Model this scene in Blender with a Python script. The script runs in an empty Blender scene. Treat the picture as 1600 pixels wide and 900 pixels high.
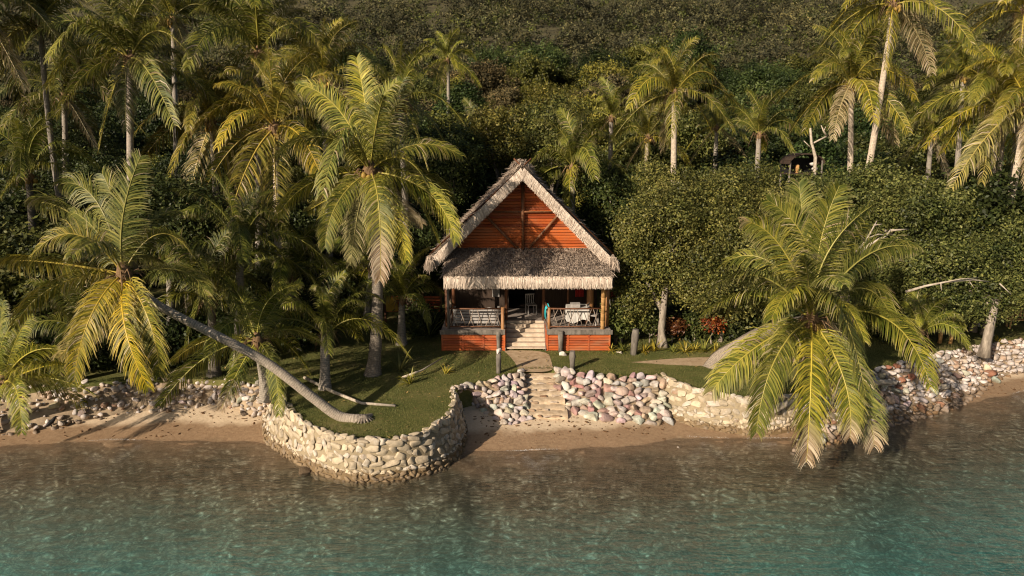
import bpy, bmesh, math, random
import numpy as np
from mathutils import Vector, Matrix, Quaternion

# ------------------------------------------------------------------ camera, sky, sun, exposure
SC = bpy.context.scene
COL = SC.collection
CZ, PITCH, F = 8.4, math.radians(12.0), 1067.0
cam_d = bpy.data.cameras.new('camera'); cam = bpy.data.objects.new('camera', cam_d); COL.objects.link(cam)
cam.location = (0, 0, CZ); cam.rotation_euler = (math.radians(90) - PITCH, 0, 0)
cam_d.sensor_width = 36; cam_d.lens = 36 * F / 1600; cam_d.clip_end = 1500; cam_d.clip_start = .1
SC.camera = cam
SUN_H = Vector((.66, .75)).normalized(); SUN_EL = math.radians(23)
w = bpy.data.worlds.new('World'); SC.world = w; w.use_nodes = True
nt = w.node_tree; nt.nodes.clear()
sky = nt.nodes.new('ShaderNodeTexSky'); sky.sky_type = 'NISHITA'; sky.sun_disc = False
sky.sun_elevation = SUN_EL; sky.sun_rotation = math.atan2(-SUN_H.x, -SUN_H.y) % (2 * math.pi)
sky.air_density = 1.0; sky.dust_density = 2.0
bg = nt.nodes.new('ShaderNodeBackground'); bg.inputs[1].default_value = .05
wo = nt.nodes.new('ShaderNodeOutputWorld')
nt.links.new(sky.outputs[0], bg.inputs[0]); nt.links.new(bg.outputs[0], wo.inputs[0])
sd = bpy.data.lights.new('sun', 'SUN'); sd.energy = 5.0; sd.angle = math.radians(.5); sd.color = (1.0, .85, .68)
so = bpy.data.objects.new('sun', sd); COL.objects.link(so)
so.rotation_euler = Vector((SUN_H.x * math.cos(SUN_EL), SUN_H.y * math.cos(SUN_EL), -math.sin(SUN_EL))).to_track_quat('-Z', 'Y').to_euler()
SC.view_settings.view_transform = 'Standard'; SC.view_settings.look = 'None'
SC.view_settings.exposure = .43; SC.view_settings.gamma = 1; SC.view_settings.use_curve_mapping = False
SC.render.engine = 'CYCLES'; SC.cycles.filter_width = 1.1
SC.cycles.max_bounces = 6; SC.cycles.diffuse_bounces = 2; SC.cycles.glossy_bounces = 2
SC.cycles.transmission_bounces = 4; SC.cycles.transparent_max_bounces = 8
SC.cycles.caustics_reflective = False; SC.cycles.caustics_refractive = False

rng = np.random.default_rng(11); R = random.Random(5)

def ray(px, py):
    u = (px - 800) / F; v = (450 - py) / F; c, s = math.cos(PITCH), math.sin(PITCH)
    return Vector((u, c + v * s, -s + v * c))
def at(px, py, Y):                     # world point seen at a photo pixel, Y metres out
    d = ray(px, py); t = Y / d.y; return Vector((d.x * t, Y, CZ + d.z * t))
def atz(px, py, z):                    # world point seen at a photo pixel, at height z
    d = ray(px, py); t = (z - CZ) / d.z; return Vector((d.x * t, d.y * t, z))

# ------------------------------------------------------------------ materials
def new_mat(name):
    m = bpy.data.materials.new(name); m.use_nodes = True; m.node_tree.nodes.clear(); return m, m.node_tree
class NT:
    def __init__(s, t): s.t = t
    def n(s, typ, **k):
        nd = s.t.nodes.new('ShaderNode' + typ)
        for a, b in k.items(): setattr(nd, a, b)
        return nd
    def l(s, a, b): s.t.links.new(a, b)
    def put(s, inp, v):
        if hasattr(v, 'is_output') or isinstance(v, bpy.types.NodeSocket): s.l(v, inp)
        else: inp.default_value = v
    def ramp(s, fac, stops, interp='LINEAR'):
        r = s.n('ValToRGB'); e = r.color_ramp; e.interpolation = interp
        while len(e.elements) < len(stops): e.elements.new(.5)
        for el, (p, c) in zip(e.elements, stops): el.position = p; el.color = tuple(c) + (1,) if len(c) == 3 else c
        s.put(r.inputs[0], fac); return r.outputs[0]
    def mix(s, fac, a, b, mode='MIX'):
        m = s.n('MixRGB', blend_type=mode)
        for i, v in zip(m.inputs, (fac, a, b)):
            if isinstance(v, tuple) and len(v) == 3: v = v + (1,)
            s.put(i, v)
        return m.outputs[0]
    def math(s, op, a, b=0, c=None):
        m = s.n('Math', operation=op); s.put(m.inputs[0], a); s.put(m.inputs[1], b)
        if c is not None: s.put(m.inputs[2], c)
        return m.outputs[0]
    def noise(s, scale, detail=4, vec=None, rough=.55):
        m = s.n('TexNoise'); m.inputs['Scale'].default_value = scale; m.inputs['Detail'].default_value = detail
        m.inputs['Roughness'].default_value = rough
        if vec is not None: s.l(vec, m.inputs['Vector'])
        return m.outputs[0]
    def pos(s, sx=1, sy=1, sz=1, obj=False):
        g = s.n('TexCoord').outputs['Object'] if obj else s.n('NewGeometry').outputs['Position']
        mp = s.n('Mapping'); mp.inputs['Scale'].default_value = (sx, sy, sz); s.l(g, mp.inputs[0]); return mp.outputs[0]
    def bump(s, h, strength=.5, dist=.02):
        b = s.n('Bump'); b.inputs['Strength'].default_value = strength; b.inputs['Distance'].default_value = dist
        s.l(h, b.inputs['Height']); return b.outputs[0]
    def out(s, col, rough=.8, bump=None, spec=.3, extra=None):
        p = s.n('BsdfPrincipled')
        if isinstance(col, tuple) and len(col) == 3: col = col + (1,)
        s.put(p.inputs['Base Color'], col); s.put(p.inputs['Roughness'], rough)
        p.inputs['Specular IOR Level'].default_value = spec
        if bump is not None: s.l(bump, p.inputs['Normal'])
        o = s.n('OutputMaterial'); sh = p.outputs[0]
        if extra: sh = extra(p)
        s.l(sh, o.inputs[0]); return p

def leaf_mat(name, stops, rough=.45, spec=.5, trans=.22, dry=(.36, .24, .13), nscale=.5, namp=.9):
    m, t = new_mat(name); s = NT(t)
    g = s.n('NewGeometry')
    nz = s.noise(nscale, 2, s.pos())
    f = s.math('ADD', s.math('MULTIPLY', g.outputs['Random Per Island'], .6), s.math('MULTIPLY_ADD', nz, namp, .2 - .5 * namp))
    col = s.ramp(f, stops)
    oi = s.n('ObjectInfo'); col = s.mix(1.0, col, oi.outputs['Color'], 'MULTIPLY')
    tn = s.n('Attribute'); tn.attribute_name = 'tone'; col = s.mix(1.0, col, s.ramp(s.math('MULTIPLY_ADD', tn.outputs['Fac'], .5, .5), [(0, (0, 0, 0)), (.5, (.5, .5, .5)), (1, (1, .98, .85))]), 'MULTIPLY'); col = s.mix(1.0, col, (2, 2, 2), 'MULTIPLY')
    at_ = s.n('Attribute'); at_.attribute_name = 'dry'
    dcol = s.ramp(g.outputs['Random Per Island'], [(.1, tuple(v * .8 for v in dry)), (.9, (.60, .50, .36))]); col = s.mix(at_.outputs['Fac'], col, dcol)
    def extra(p):
        tr = s.n('BsdfTranslucent'); s.l(col, tr.inputs[0]); mx = s.n('MixShader'); mx.inputs[0].default_value = trans
        s.l(p.outputs[0], mx.inputs[1]); s.l(tr.outputs[0], mx.inputs[2]); return mx.outputs[0]
    s.out(col, rough, None, spec, extra); return m
M = {}
M['palm'] = leaf_mat('palm_leaf', [(.1, (.036, .054, .009)), (.45, (.108, .120, .024)), (.8, (.27, .245, .055))], .5, .25, namp=.4)
M['rachis'] = leaf_mat('palm_midrib', [(0, (.20, .19, .045)), (1, (.28, .24, .06))], .4, .5, .05)
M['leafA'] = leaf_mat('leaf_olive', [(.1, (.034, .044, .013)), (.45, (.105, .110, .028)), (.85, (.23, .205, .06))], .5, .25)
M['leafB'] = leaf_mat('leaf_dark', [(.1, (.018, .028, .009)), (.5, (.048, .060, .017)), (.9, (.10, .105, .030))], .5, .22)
M['leafC'] = leaf_mat('leaf_dry', [(.15, (.045, .042, .022)), (.5, (.12, .10, .048)), (.85, (.26, .19, .085))], .7, .2, .1, nscale=.16)
M['leafY'] = leaf_mat('leaf_yellow', [(.1, (.20, .15, .02)), (.5, (.36, .28, .03)), (.9, (.45, .38, .06))], .5, .4)
M['leafR'] = leaf_mat('leaf_red', [(.1, (.16, .03, .015)), (.5, (.35, .08, .02)), (.9, (.5, .2, .05))], .5, .4)

def simple(name, c1, c2, scale, rough=.8, bump=.3, bd=.02, sv=(1, 1, 1), spec=.3, obj=False, island=0.0):
    m, t = new_mat(name); s = NT(t); v = s.pos(*sv, obj=obj); nz = s.noise(scale, 6, v, .65)
    f = nz
    if island:
        f = s.math('ADD', s.math('MULTIPLY', nz, 1 - island), s.math('MULTIPLY', s.n('NewGeometry').outputs['Random Per Island'], island))
    col = s.ramp(f, [(.3, c1), (.7, c2)]); s.out(col, rough, s.bump(nz, bump, bd), spec); return m
# palm trunk: rings from the UV length
m, t = new_mat('palm_trunk'); s = NT(t)
uv = s.n('UVMap'); sep = s.n('SeparateXYZ'); s.l(uv.outputs[0], sep.inputs[0])
nz = s.noise(6, 5, s.pos()); nf = s.noise(25, 4, s.pos(1, 1, .4))
ring = s.math('SINE', s.math('ADD', s.math('MULTIPLY', sep.outputs[1], 95.0), s.math('MULTIPLY', nz, 9.0)))
rf = s.math('MULTIPLY_ADD', ring, .15, .5)
col = s.ramp(s.math('ADD', s.math('MULTIPLY', rf, .45), s.math('MULTIPLY', nf, .6)), [(.25, (.085, .07, .055)), (.5, (.25, .22, .18)), (.8, (.44, .39, .32))])
oi = s.n('ObjectInfo'); col = s.mix(1.0, col, oi.outputs['Color'], 'MULTIPLY')
s.out(col, .85, s.bump(s.math('ADD', s.math('MULTIPLY', ring, .25), nf), .5, .02), .2); M['trunk'] = m
M['bark'] = simple('tree_bark', (.10, .08, .06), (.40, .34, .27), 7, .9, .6, .03, (1, 1, .3))
M['driftwood'] = simple('driftwood', (.26, .21, .16), (.55, .48, .38), 9, .8, .4, .01)
M['coco'] = simple('coconut_husk', (.20, .12, .03), (.42, .28, .06), 8, .6, .2, .01)
M['fibre'] = simple('palm_fibre', (.10, .06, .03), (.30, .19, .10), 30, .95, .8, .03)
M['thatch_pale'] = simple('thatch_pale', (.46, .36, .28), (.78, .67, .55), 14, .9, .4, .01, (1, 1, .25), .1, island=.6)
M['thatch_grey'] = simple('thatch_grey', (.20, .155, .12), (.52, .42, .33), 7, .95, .5, .02, (1, 1, 1), .1, island=.45)
M['orange'] = simple('orange_stained_board', (.30, .055, .016), (.62, .155, .036), 3, .55, .2, .005, (.5, 1, 3), .4, island=.5)
M['darkwood'] = simple('dark_brown_wood', (.07, .030, .015), (.17, .07, .03), 6, .6, .3, .01, (1, 1, .3))
M['logwood'] = simple('peeled_log', (.22, .10, .04), (.42, .22, .09), 5, .5, .3, .01, (1, 1, .3), .4)
M['beamwood'] = simple('brown_beam', (.12, .05, .022), (.30, .13, .06), 5, .5, .3, .01, (1, 1, .3))
M['greywood'] = simple('weathered_grey_wood', (.07, .062, .05), (.24, .21, .175), 8, .85, .5, .02, (1, 1, .3))
M['deck'] = simple('deck_board', (.16, .13, .11), (.34, .29, .25), 6, .75, .3, .01, (.3, 1, 1), .3)
M['step'] = simple('pale_stair_tread', (.42, .33, .24), (.66, .55, .42), 5, .8, .2, .01)
M['white'] = simple('white_paint_shaded', (.24, .225, .205), (.42, .39, .36), 5, .6, .1, .005)  # greyed white: the dimness of the porch interior is put into the colour
M['cloth'] = simple('white_cloth', (.42, .40, .36), (.60, .57, .52), 3, .9, .5, .03)
M['teal'] = simple('teal_cloth', (.02, .30, .36), (.04, .48, .52), 4, .8, .4, .02)
M['red'] = simple('red_cloth', (.35, .02, .02), (.55, .05, .04), 4, .8, .4, .02)
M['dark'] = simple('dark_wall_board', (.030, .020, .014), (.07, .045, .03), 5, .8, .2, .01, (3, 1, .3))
M['black'] = simple('black_feather', (.008, .008, .009), (.02, .02, .02), 9, .5)
M['bamboo'] = simple('bamboo', (.38, .20, .07), (.62, .38, .16), 3, .45, .2, .005, (1, 1, 2), .4)
M['twine'] = simple('pale_stick', (.17, .13, .10), (.36, .29, .23), 9, .7, .2, .005)
M['step_sand'] = simple('step_sand', (.36, .26, .16), (.62, .49, .34), 5, .95, .5, .04)
M['rubble_brown'] = simple('brown_edge_stone', (.16, .10, .06), (.46, .36, .26), 6, .85, .5, .02, island=.5)
M['soil'] = simple('bank_soil', (.20, .15, .10), (.42, .32, .21), 3, .95, .6, .05)
m = M['orange']; t_ = m.node_tree; s = NT(t_); pr = [n_ for n_ in t_.nodes if n_.type == 'BSDF_PRINCIPLED'][0]; src = pr.inputs['Base Color'].links[0].from_socket
fade = s.ramp(s.noise(1.6, 6, s.pos(.6, 1, 1.8), .7), [(.46, (0, 0, 0)), (.70, (.7, .7, .7))]); s.l(s.mix(fade, src, (.34, .17, .09)), pr.inputs['Base Color'])
# rock: colour from the object, mottled
m, t = new_mat('rock'); s = NT(t); oi = s.n('ObjectInfo')
nz = s.noise(3.5, 7, s.pos(), .65); n2 = s.noise(14, 5, s.pos())
c = s.mix(1.0, oi.outputs['Color'], s.ramp(nz, [(.3, (.55, .50, .46)), (.5, (.95, .93, .9)), (.72, (1.25, 1.22, 1.2))]), 'MULTIPLY')
sep = s.n('SeparateXYZ'); s.l(s.pos(), sep.inputs[0]); tide = s.n('MapRange', clamp=True); s.l(s.math('MULTIPLY_ADD', nz, .35, sep.outputs[2]), tide.inputs[0]); tide.inputs[1].default_value = -.92; tide.inputs[2].default_value = -.72; tide.inputs[3].default_value = .75; tide.inputs[4].default_value = 0
c = s.mix(tide.outputs[0], c, (.12, .085, .05)); dirt = s.ramp(s.noise(2.2, 6, s.pos(), .7), [(.48, (0, 0, 0)), (.66, (.6, .6, .6))]); c = s.mix(dirt, c, (.22, .17, .12))
s.out(c, .85, s.bump(s.math('ADD', nz, n2), .7, .03), .25); M['rock'] = m
def stone_mat(name, stops, sc=5):
    m, t = new_mat(name); s = NT(t); nz = s.noise(sc, 6, s.pos(), .65)
    f = s.math('ADD', s.math('MULTIPLY', s.n('NewGeometry').outputs['Random Per Island'], .75), s.math('MULTIPLY_ADD', nz, .7, -.22))
    sep = s.n('SeparateXYZ'); s.l(s.pos(), sep.inputs[0])
    col = s.ramp(f, stops)
    wet = s.math('GREATER_THAN', s.math('ADD', s.math('MULTIPLY', nz, .5), -1.18), sep.outputs[2])   # weed and damp stain at the waterline
    col = s.mix(s.math('MULTIPLY', wet, .75), col, (.13, .075, .025))
    s.out(col, .75, s.bump(nz, .6, .03), .35); return m
M['wallstone'] = stone_mat('wall_stone', [(0, (.17, .145, .11)), (.2, (.40, .33, .23)), (.45, (.56, .46, .32)), (.62, (.33, .27, .19)), (.8, (.52, .47, .39)), (.92, (.30, .22, .15)), (1, (.34, .20, .12))])
M['mortar'] = stone_mat('wall_mortar', [(.2, (.14, .11, .07)), (.6, (.30, .24, .15)), (.9, (.42, .34, .22))], 8)
M['rubble'] = stone_mat('small_rubble', [(0, (.16, .13, .11)), (.25, (.48, .42, .38)), (.45, (.62, .55, .5)), (.6, (.40, .36, .33)), (.75, (.46, .36, .27)), (.90, (.28, .15, .09)), (1, (.58, .54, .49))])

# lawn
m, t = new_mat('lawn_turf'); s = NT(t)
n1 = s.noise(.7, 4, s.pos()); n2 = s.noise(7, 5, s.pos()); n3 = s.noise(60, 3, s.pos())
f = s.math('ADD', s.math('MULTIPLY', n1, .6), s.math('ADD', s.math('MULTIPLY', n2, .35), s.math('MULTIPLY', n3, .25)))
col = s.ramp(f, [(.42, (.068, .082, .022)), (.57, (.125, .130, .038)), (.68, (.19, .17, .06)), (.80, (.32, .25, .13))])
s.out(col, .9, s.bump(s.math('ADD', n2, n3), .8, .04), .15); M['lawn'] = m
M['grass'] = leaf_mat('grass_blade', [(.1, (.065, .088, .018)), (.5, (.125, .14, .034)), (.9, (.24, .215, .07))], .6, .3, .2)
# sand + sea bed
m, t = new_mat('sand'); s = NT(t)
P = s.pos(); sep = s.n('SeparateXYZ'); s.l(P, sep.inputs[0]); z = sep.outputs[2]
n1 = s.noise(1.2, 5, P); n2 = s.noise(9, 6, P, .7); n3 = s.noise(70, 3, P)
dry = s.ramp(s.math('ADD', s.math('MULTIPLY', n2, .6), s.math('MULTIPLY', n3, .4)), [(.3, (.50, .38, .25)), (.52, (.64, .50, .34)), (.7, (.72, .59, .43))])
wetc = s.ramp(n2, [(.3, (.24, .15, .085)), (.7, (.38, .26, .155))])
zz = s.math('ADD', z, s.math('MULTIPLY_ADD', n1, .16, -.08))
mr = s.n('MapRange', clamp=True); s.l(zz, mr.inputs[0]); mr.inputs[1].default_value = -1.07; mr.inputs[2].default_value = -1.01; mr.inputs[3].default_value = 1; mr.inputs[4].default_value = 0
above = s.mix(mr.outputs[0], dry, wetc)
# sea bed: pale sand between dark rubble and weed, plus painted light flecks
vv = s.n('TexVoronoi', feature='F1'); vv.inputs['Scale'].default_value = 5.0
wv = s.n('VectorMath', operation='ADD'); nn = s.n('TexNoise'); nn.inputs['Scale'].default_value = 1.6; nn.inputs['Detail'].default_value = 4
s.l(s.pos(.75, 1.15, 1), nn.inputs['Vector']); s.l(s.pos(.75, 1.15, 1), wv.inputs[0])
sc_ = s.n('VectorMath', operation='SCALE'); s.l(nn.outputs['Color'], sc_.inputs[0]); sc_.inputs['Scale'].default_value = .9
s.l(sc_.outputs[0], wv.inputs[1]); s.l(wv.outputs[0], vv.inputs['Vector'])
patch = s.math('ADD', s.math('MULTIPLY', vv.outputs['Distance'], 1.0), s.math('MULTIPLY', n1, .5))
bed = s.ramp(patch, [(.26, (.86, .80, .64)), (.42, (.50, .43, .31)), (.60, (.26, .21, .14)), (.85, (.12, .095, .06))])
bed = s.mix(s.ramp(s.noise(.28, 4, P), [(.50, (0, 0, 0)), (.64, (.5, .5, .5))]), bed, (.10, .075, .045))
mr2 = s.n('MapRange', clamp=True); s.l(zz, mr2.inputs[0]); mr2.inputs[1].default_value = -1.32; mr2.inputs[2].default_value = -1.17; mr2.inputs[3].default_value = 1; mr2.inputs[4].default_value = 0
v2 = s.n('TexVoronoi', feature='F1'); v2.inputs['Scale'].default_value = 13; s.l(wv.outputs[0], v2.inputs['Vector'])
mr3 = s.n('MapRange', clamp=True); s.l(zz, mr3.inputs[0]); mr3.inputs[1].default_value = -2.3; mr3.inputs[2].default_value = -1.5; mr3.inputs[3].default_value = .30; mr3.inputs[4].default_value = 0
bed = s.mix(mr3.outputs[0], bed, (.66, .62, .50))
bed = s.mix(.65, bed, s.ramp(v2.outputs['Distance'], [(.15, (1.6, 1.55, 1.4)), (.4, (.85, .82, .78)), (.7, (.35, .32, .28))]), 'MULTIPLY')  # dark cells are stones, bright cells imitate flecks of light in the water
col = s.mix(mr2.outputs[0], above, bed)
rg = s.math('MULTIPLY_ADD', mr.outputs[0], -.45, .92)
s.out(col, rg, s.bump(s.math('ADD', n2, s.math('MULTIPLY', n3, .4)), .5, .05), .3); M['sand'] = m
M['path'] = simple('path_sand', (.33, .22, .12), (.56, .42, .27), 4, .95, .4, .03)
M['hill'] = simple('hill_soil', (.035, .032, .015), (.10, .085, .04), .6, .95, .5, .3)
# water: clear tinted body, refracting and mirroring surface
m, t = new_mat('sea_water'); s = NT(t)
a = s.noise(1.5, 4, s.pos(.5, 1.9, 1), .6); b_ = s.noise(7.0, 4, s.pos(.5, 1.4, 1), .65)
h = s.math('ADD', a, s.math('MULTIPLY', b_, .34)); bp = s.bump(h, .45, .12)
gl = s.n('BsdfGlossy'); gl.inputs['Roughness'].default_value = .06; s.l(bp, gl.inputs['Normal'])
rf = s.n('BsdfRefraction'); rf.inputs['IOR'].default_value = 1.33; rf.inputs['Roughness'].default_value = 0; s.l(bp, rf.inputs['Normal'])
tr = s.n('BsdfTransparent'); mx = s.n('MixShader'); mx.inputs[0].default_value = .30
s.l(tr.outputs[0], mx.inputs[1]); s.l(rf.outputs[0], mx.inputs[2])
bp = s.bump(h, 1.0, .30); gl.inputs['Roughness'].default_value = .03; s.l(bp, gl.inputs['Normal']); fr = s.n('Fresnel'); s.l(s.math('MULTIPLY_ADD', s.n('NewGeometry').outputs['Backfacing'], -0.5781, 1.33), fr.inputs['IOR']); s.l(bp, fr.inputs['Normal'])
mx2 = s.n('MixShader'); s.l(fr.outputs[0], mx2.inputs[0]); s.l(mx.outputs[0], mx2.inputs[1]); s.l(gl.outputs[0], mx2.inputs[2])
va = s.n('VolumeAbsorption'); va.inputs['Color'].default_value = (.08, .90, 1.0, 1); va.inputs['Density'].default_value = .29
o = s.n('OutputMaterial'); s.l(mx2.outputs[0], o.inputs['Surface']); s.l(va.outputs[0], o.inputs['Volume']); M['water'] = m
M['foam'] = simple('foam', (.5, .46, .42), (.75, .72, .68), 20, .6)

# ------------------------------------------------------------------ object helpers
def mesh_np(name, V, faces, mats, fmat=None, attrs=None, uv=None, smooth=False):
    """faces: (n,k) int array or list of such arrays"""
    me = bpy.data.meshes.new(name); V = np.asarray(V, dtype=np.float32)
    if not isinstance(faces, list): faces = [faces]
    faces = [np.asarray(f, dtype=np.int32) for f in faces if len(f)]
    loops = np.concatenate([f.ravel() for f in faces]); tot = np.concatenate([np.full(len(f), f.shape[1], np.int32) for f in faces])
    start = np.concatenate([[0], np.cumsum(tot)[:-1]]).astype(np.int32)
    me.vertices.add(len(V)); me.vertices.foreach_set('co', V.ravel())
    me.loops.add(len(loops)); me.loops.foreach_set('vertex_index', loops)
    me.polygons.add(len(tot)); me.polygons.foreach_set('loop_start', start); me.polygons.foreach_set('loop_total', tot)
    for mm in (mats if isinstance(mats, list) else [mats]): me.materials.append(mm)
    if fmat is not None: me.polygons.foreach_set('material_index', np.asarray(fmat, np.int32))
    if smooth: me.polygons.foreach_set('use_smooth', np.ones(len(tot), bool))
    me.update(calc_edges=True)
    for k, a in (attrs or {}).items():
        at_ = me.attributes.new(k, 'FLOAT', 'POINT'); at_.data.foreach_set('value', np.asarray(a, np.float32))
    if uv is not None:
        ul = me.uv_layers.new(name='UVMap'); ul.data.foreach_set('uv', np.asarray(uv, np.float32)[loops].ravel())
    return me
def link(name, me, parent=None, loc=None, rz=0, sc=None, color=None):
    o = bpy.data.objects.new(name, me); COL.objects.link(o)
    if parent: o.parent = parent
    if loc is not None: o.location = loc
    if rz: o.rotation_euler = (0, 0, rz)
    if sc is not None: o.scale = (sc, sc, sc) if not hasattr(sc, '__len__') else sc
    if color: o.color = color
    return o
def tag(o, label=None, cat=None, group=None, kind=None):
    if label: o['label'] = label
    if cat: o['category'] = cat
    if group: o['group'] = group
    if kind: o['kind'] = kind
    return o
def empty(name, loc, label, cat, group=None):
    o = bpy.data.objects.new(name, None); COL.objects.link(o); o.location = loc; o.empty_display_size = .3
    return tag(o, label, cat, group)
class MB:
    """collects shapes (world or local coordinates) and links them as one mesh"""
    def __init__(s): s.bm = bmesh.new()
    def box(s, x0, x1, y0, y1, z0, z1, bev=0):
        r = bmesh.ops.create_cube(s.bm, size=1); vs = r['verts']
        for v in vs:
            v.co = Vector(((x0 + x1) / 2 + v.co.x * (x1 - x0), (y0 + y1) / 2 + v.co.y * (y1 - y0), (z0 + z1) / 2 + v.co.z * (z1 - z0)))
        if bev:
            es = list({e for v in vs for e in v.link_edges}); bmesh.ops.bevel(s.bm, geom=es, offset=bev, segments=2, affect='EDGES')
        return s
    def bar(s, a, b, w, h=None, up=(0, 0, 1)):
        a, b = Vector(a), Vector(b); d = (b - a); L = d.length; d.normalize(); h = h or w
        u = Vector(up); 
        if abs(d.dot(u)) > .95: u = Vector((0, 1, 0))
        x = d.cross(u).normalized(); z = x.cross(d)
        r = bmesh.ops.create_cube(s.bm, size=1)
        for v in r['verts']: c = v.co.copy(); v.co = (a + b) / 2 + d * c.y * L + x * c.x * w + z * c.z * h
        return s
    def tube(s, pts, rad, seg=8, cap=True, jit=0):
        pts = [Vector(p) for p in pts]; n = len(pts); rings = []; ref = Vector((.13, .21, 1)).normalized()
        for i, p in enumerate(pts):
            d = (pts[min(i + 1, n - 1)] - pts[max(i - 1, 0)]).normalized()
            x = d.cross(ref if abs(d.dot(ref)) < .97 else Vector((1, 0, 0))).normalized(); y = x.cross(d)
            r = rad[i] if hasattr(rad, '__len__') else rad
            rings.append([s.bm.verts.new(p + (x * math.cos(2 * math.pi * k / seg) + y * math.sin(2 * math.pi * k / seg)) * r * (1 + R.uniform(-jit, jit))) for k in range(seg)])
        for i in range(n - 1):
            for k in range(seg):
                f = s.bm.faces.new((rings[i][k], rings[i][(k + 1) % seg], rings[i + 1][(k + 1) % seg], rings[i + 1][k])); f.smooth = True
        if cap: s.bm.faces.new(rings[0][::-1]); s.bm.faces.new(rings[-1])
        return s
    def ball(s, c, r, sub=2, sc=(1, 1, 1), jit=0):
        q = bmesh.ops.create_icosphere(s.bm, subdivisions=sub, radius=1)
        for v in q['verts']:
            k = r * (1 + R.uniform(-jit, jit)); v.co = Vector((c[0] + v.co.x * k * sc[0], c[1] + v.co.y * k * sc[1], c[2] + v.co.z * k * sc[2]))
        for v in q['verts']:
            for f in v.link_faces: f.smooth = True
        return s
    def poly(s, pts, flip=False):
        vs = [s.bm.verts.new(p) for p in pts]; s.bm.faces.new(vs[::-1] if flip else vs); return s
    def build(s, name, mat, parent=None, off=None, label=None):
        bmesh.ops.recalc_face_normals(s.bm, faces=s.bm.faces)
        me = bpy.data.meshes.new(name)
        if off is not None: bmesh.ops.translate(s.bm, verts=s.bm.verts, vec=-Vector(off))
        s.bm.to_mesh(me); s.bm.free(); me.materials.append(mat)
        o = link(name, me, parent)
        if off is not None and parent is None: o.location = off
        if label: o['label'] = label
        return o

# ------------------------------------------------------------------ terrain
def trace(pts, z): return [atz(px, py, z) for px, py in pts]
SHORE = trace([(-300, 715), (-100, 705), (0, 697), (100, 691), (200, 688), (300, 688), (400, 690), (450, 700), (720, 705), (800, 704), (900, 701), (1000, 696), (1060, 684), (1150, 684), (1240, 684), (1350, 664), (1450, 645), (1520, 628), (1600, 612), (1800, 590)], -1.2)
sx = np.array([p.x for p in SHORE]); sy = np.array([p.y for p in SHORE])
def vnoise(x, y, f, seed):
    r = np.random.default_rng(seed); o = np.zeros_like(x)
    for k in range(5):
        a = r.uniform(0, 2 * math.pi); fr = f * r.uniform(.6, 1.6); o += np.sin((x * math.cos(a) + y * math.sin(a)) * fr + r.uniform(0, 6.28) + 1.3 * np.sin((x * math.sin(a) - y * math.cos(a)) * fr * .7))
    return o / 5
def ground_z(x, y):
    x = np.asarray(x, float); y = np.asarray(y, float)
    d = y - np.interp(x, sx, sy)
    up = np.minimum(-1.2 + .145 * d, -.32)
    dn = -1.2 + np.where(d > -2.6, .075 * d, -.195 + (d + 2.6) * .30)
    z = np.where(d > 0, up, np.maximum(dn, -5))
    z += np.where(d < -.2, .05 * vnoise(x, y, 2.2, 1) + .03 * vnoise(x, y, 6, 2), .012 * vnoise(x, y, 5, 3))
    return z
def hill_z(x, y):
    x = np.asarray(x, float); y = np.asarray(y, float)
    t = np.maximum(y - 41 - .08 * np.abs(x), 0)
    z = .33 * t + .0006 * t * t
    return np.where(t > 0, z - .1, -.1) + 1.2 * vnoise(x, y, .09, 8) * np.minimum(t / 10, 1)
def grid(xs, ys, fz):
    X, Y = np.meshgrid(xs, ys); Z = fz(X, Y); V = np.stack([X.ravel(), Y.ravel(), Z.ravel()], 1)
    nx, ny = len(xs), len(ys); i = np.arange(nx * ny).reshape(ny, nx)
    Fq = np.stack([i[:-1, :-1].ravel(), i[:-1, 1:].ravel(), i[1:, 1:].ravel(), i[1:, :-1].ravel()], 1); return V, Fq
xs = np.concatenate([np.arange(-120, -24, 4), np.arange(-24, 26, .16), np.arange(26, 124, 4)])
ys = np.concatenate([np.arange(-60, 8, 4), np.arange(8, 31, .14), np.arange(31, 44, 2)])
V, Fq = grid(xs, ys, ground_z)
tag(link('beach', mesh_np('beach', V, Fq, M['sand'], smooth=True)), kind='structure')
V, Fq = grid(np.arange(-240, 241, 3.), np.arange(38, 330, 3.), hill_z)
tag(link('hillside', mesh_np('hillside', V, Fq, M['hill'], smooth=True)), kind='structure')
mb = MB(); mb.box(-118, 118, -58, 33, -9, -1.2); tag(mb.build('water', M['water']), kind='structure')

EDGE_PX = [(-600, 640), (-100, 616), (0, 612), (100, 602), (200, 594), (300, 592), (400, 596), (432, 612), (446, 638), (480, 663), (520, 680), (565, 688), (620, 686), (668, 674), (698, 652), (712, 626), (708, 606), (745, 600), (792, 588), (806, 578), (868, 577), (900, 584), (960, 590), (1032, 584), (1060, 598), (1100, 611), (1160, 620), (1215, 622), (1262, 612), (1320, 594), (1380, 574), (1450, 557), (1530, 541), (1600, 530), (1760, 515), (2300, 500)]
EDGE = trace(EDGE_PX, 0.0)
def smooth_curve(P, it=2):
    for _ in range(it):
        Q = [P[0]]
        for a, b in zip(P, P[1:]): Q += [a * .75 + b * .25, a * .25 + b * .75]
        P = Q + [P[-1]]
    return P
ES = smooth_curve(EDGE, 2)
bm = bmesh.new()
top = [bm.verts.new(p) for p in ES] + [bm.verts.new(p) for p in (Vector((120, ES[-1].y, 0)), Vector((120, 46, 0)), Vector((-120, 46, 0)), Vector((-120, ES[0].y, 0)))]
f = bm.faces.new(top); r_ = bmesh.ops.extrude_face_region(bm, geom=[f])
for v in [g for g in r_['geom'] if isinstance(g, bmesh.types.BMVert)]: v.co.z = -1.6
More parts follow.
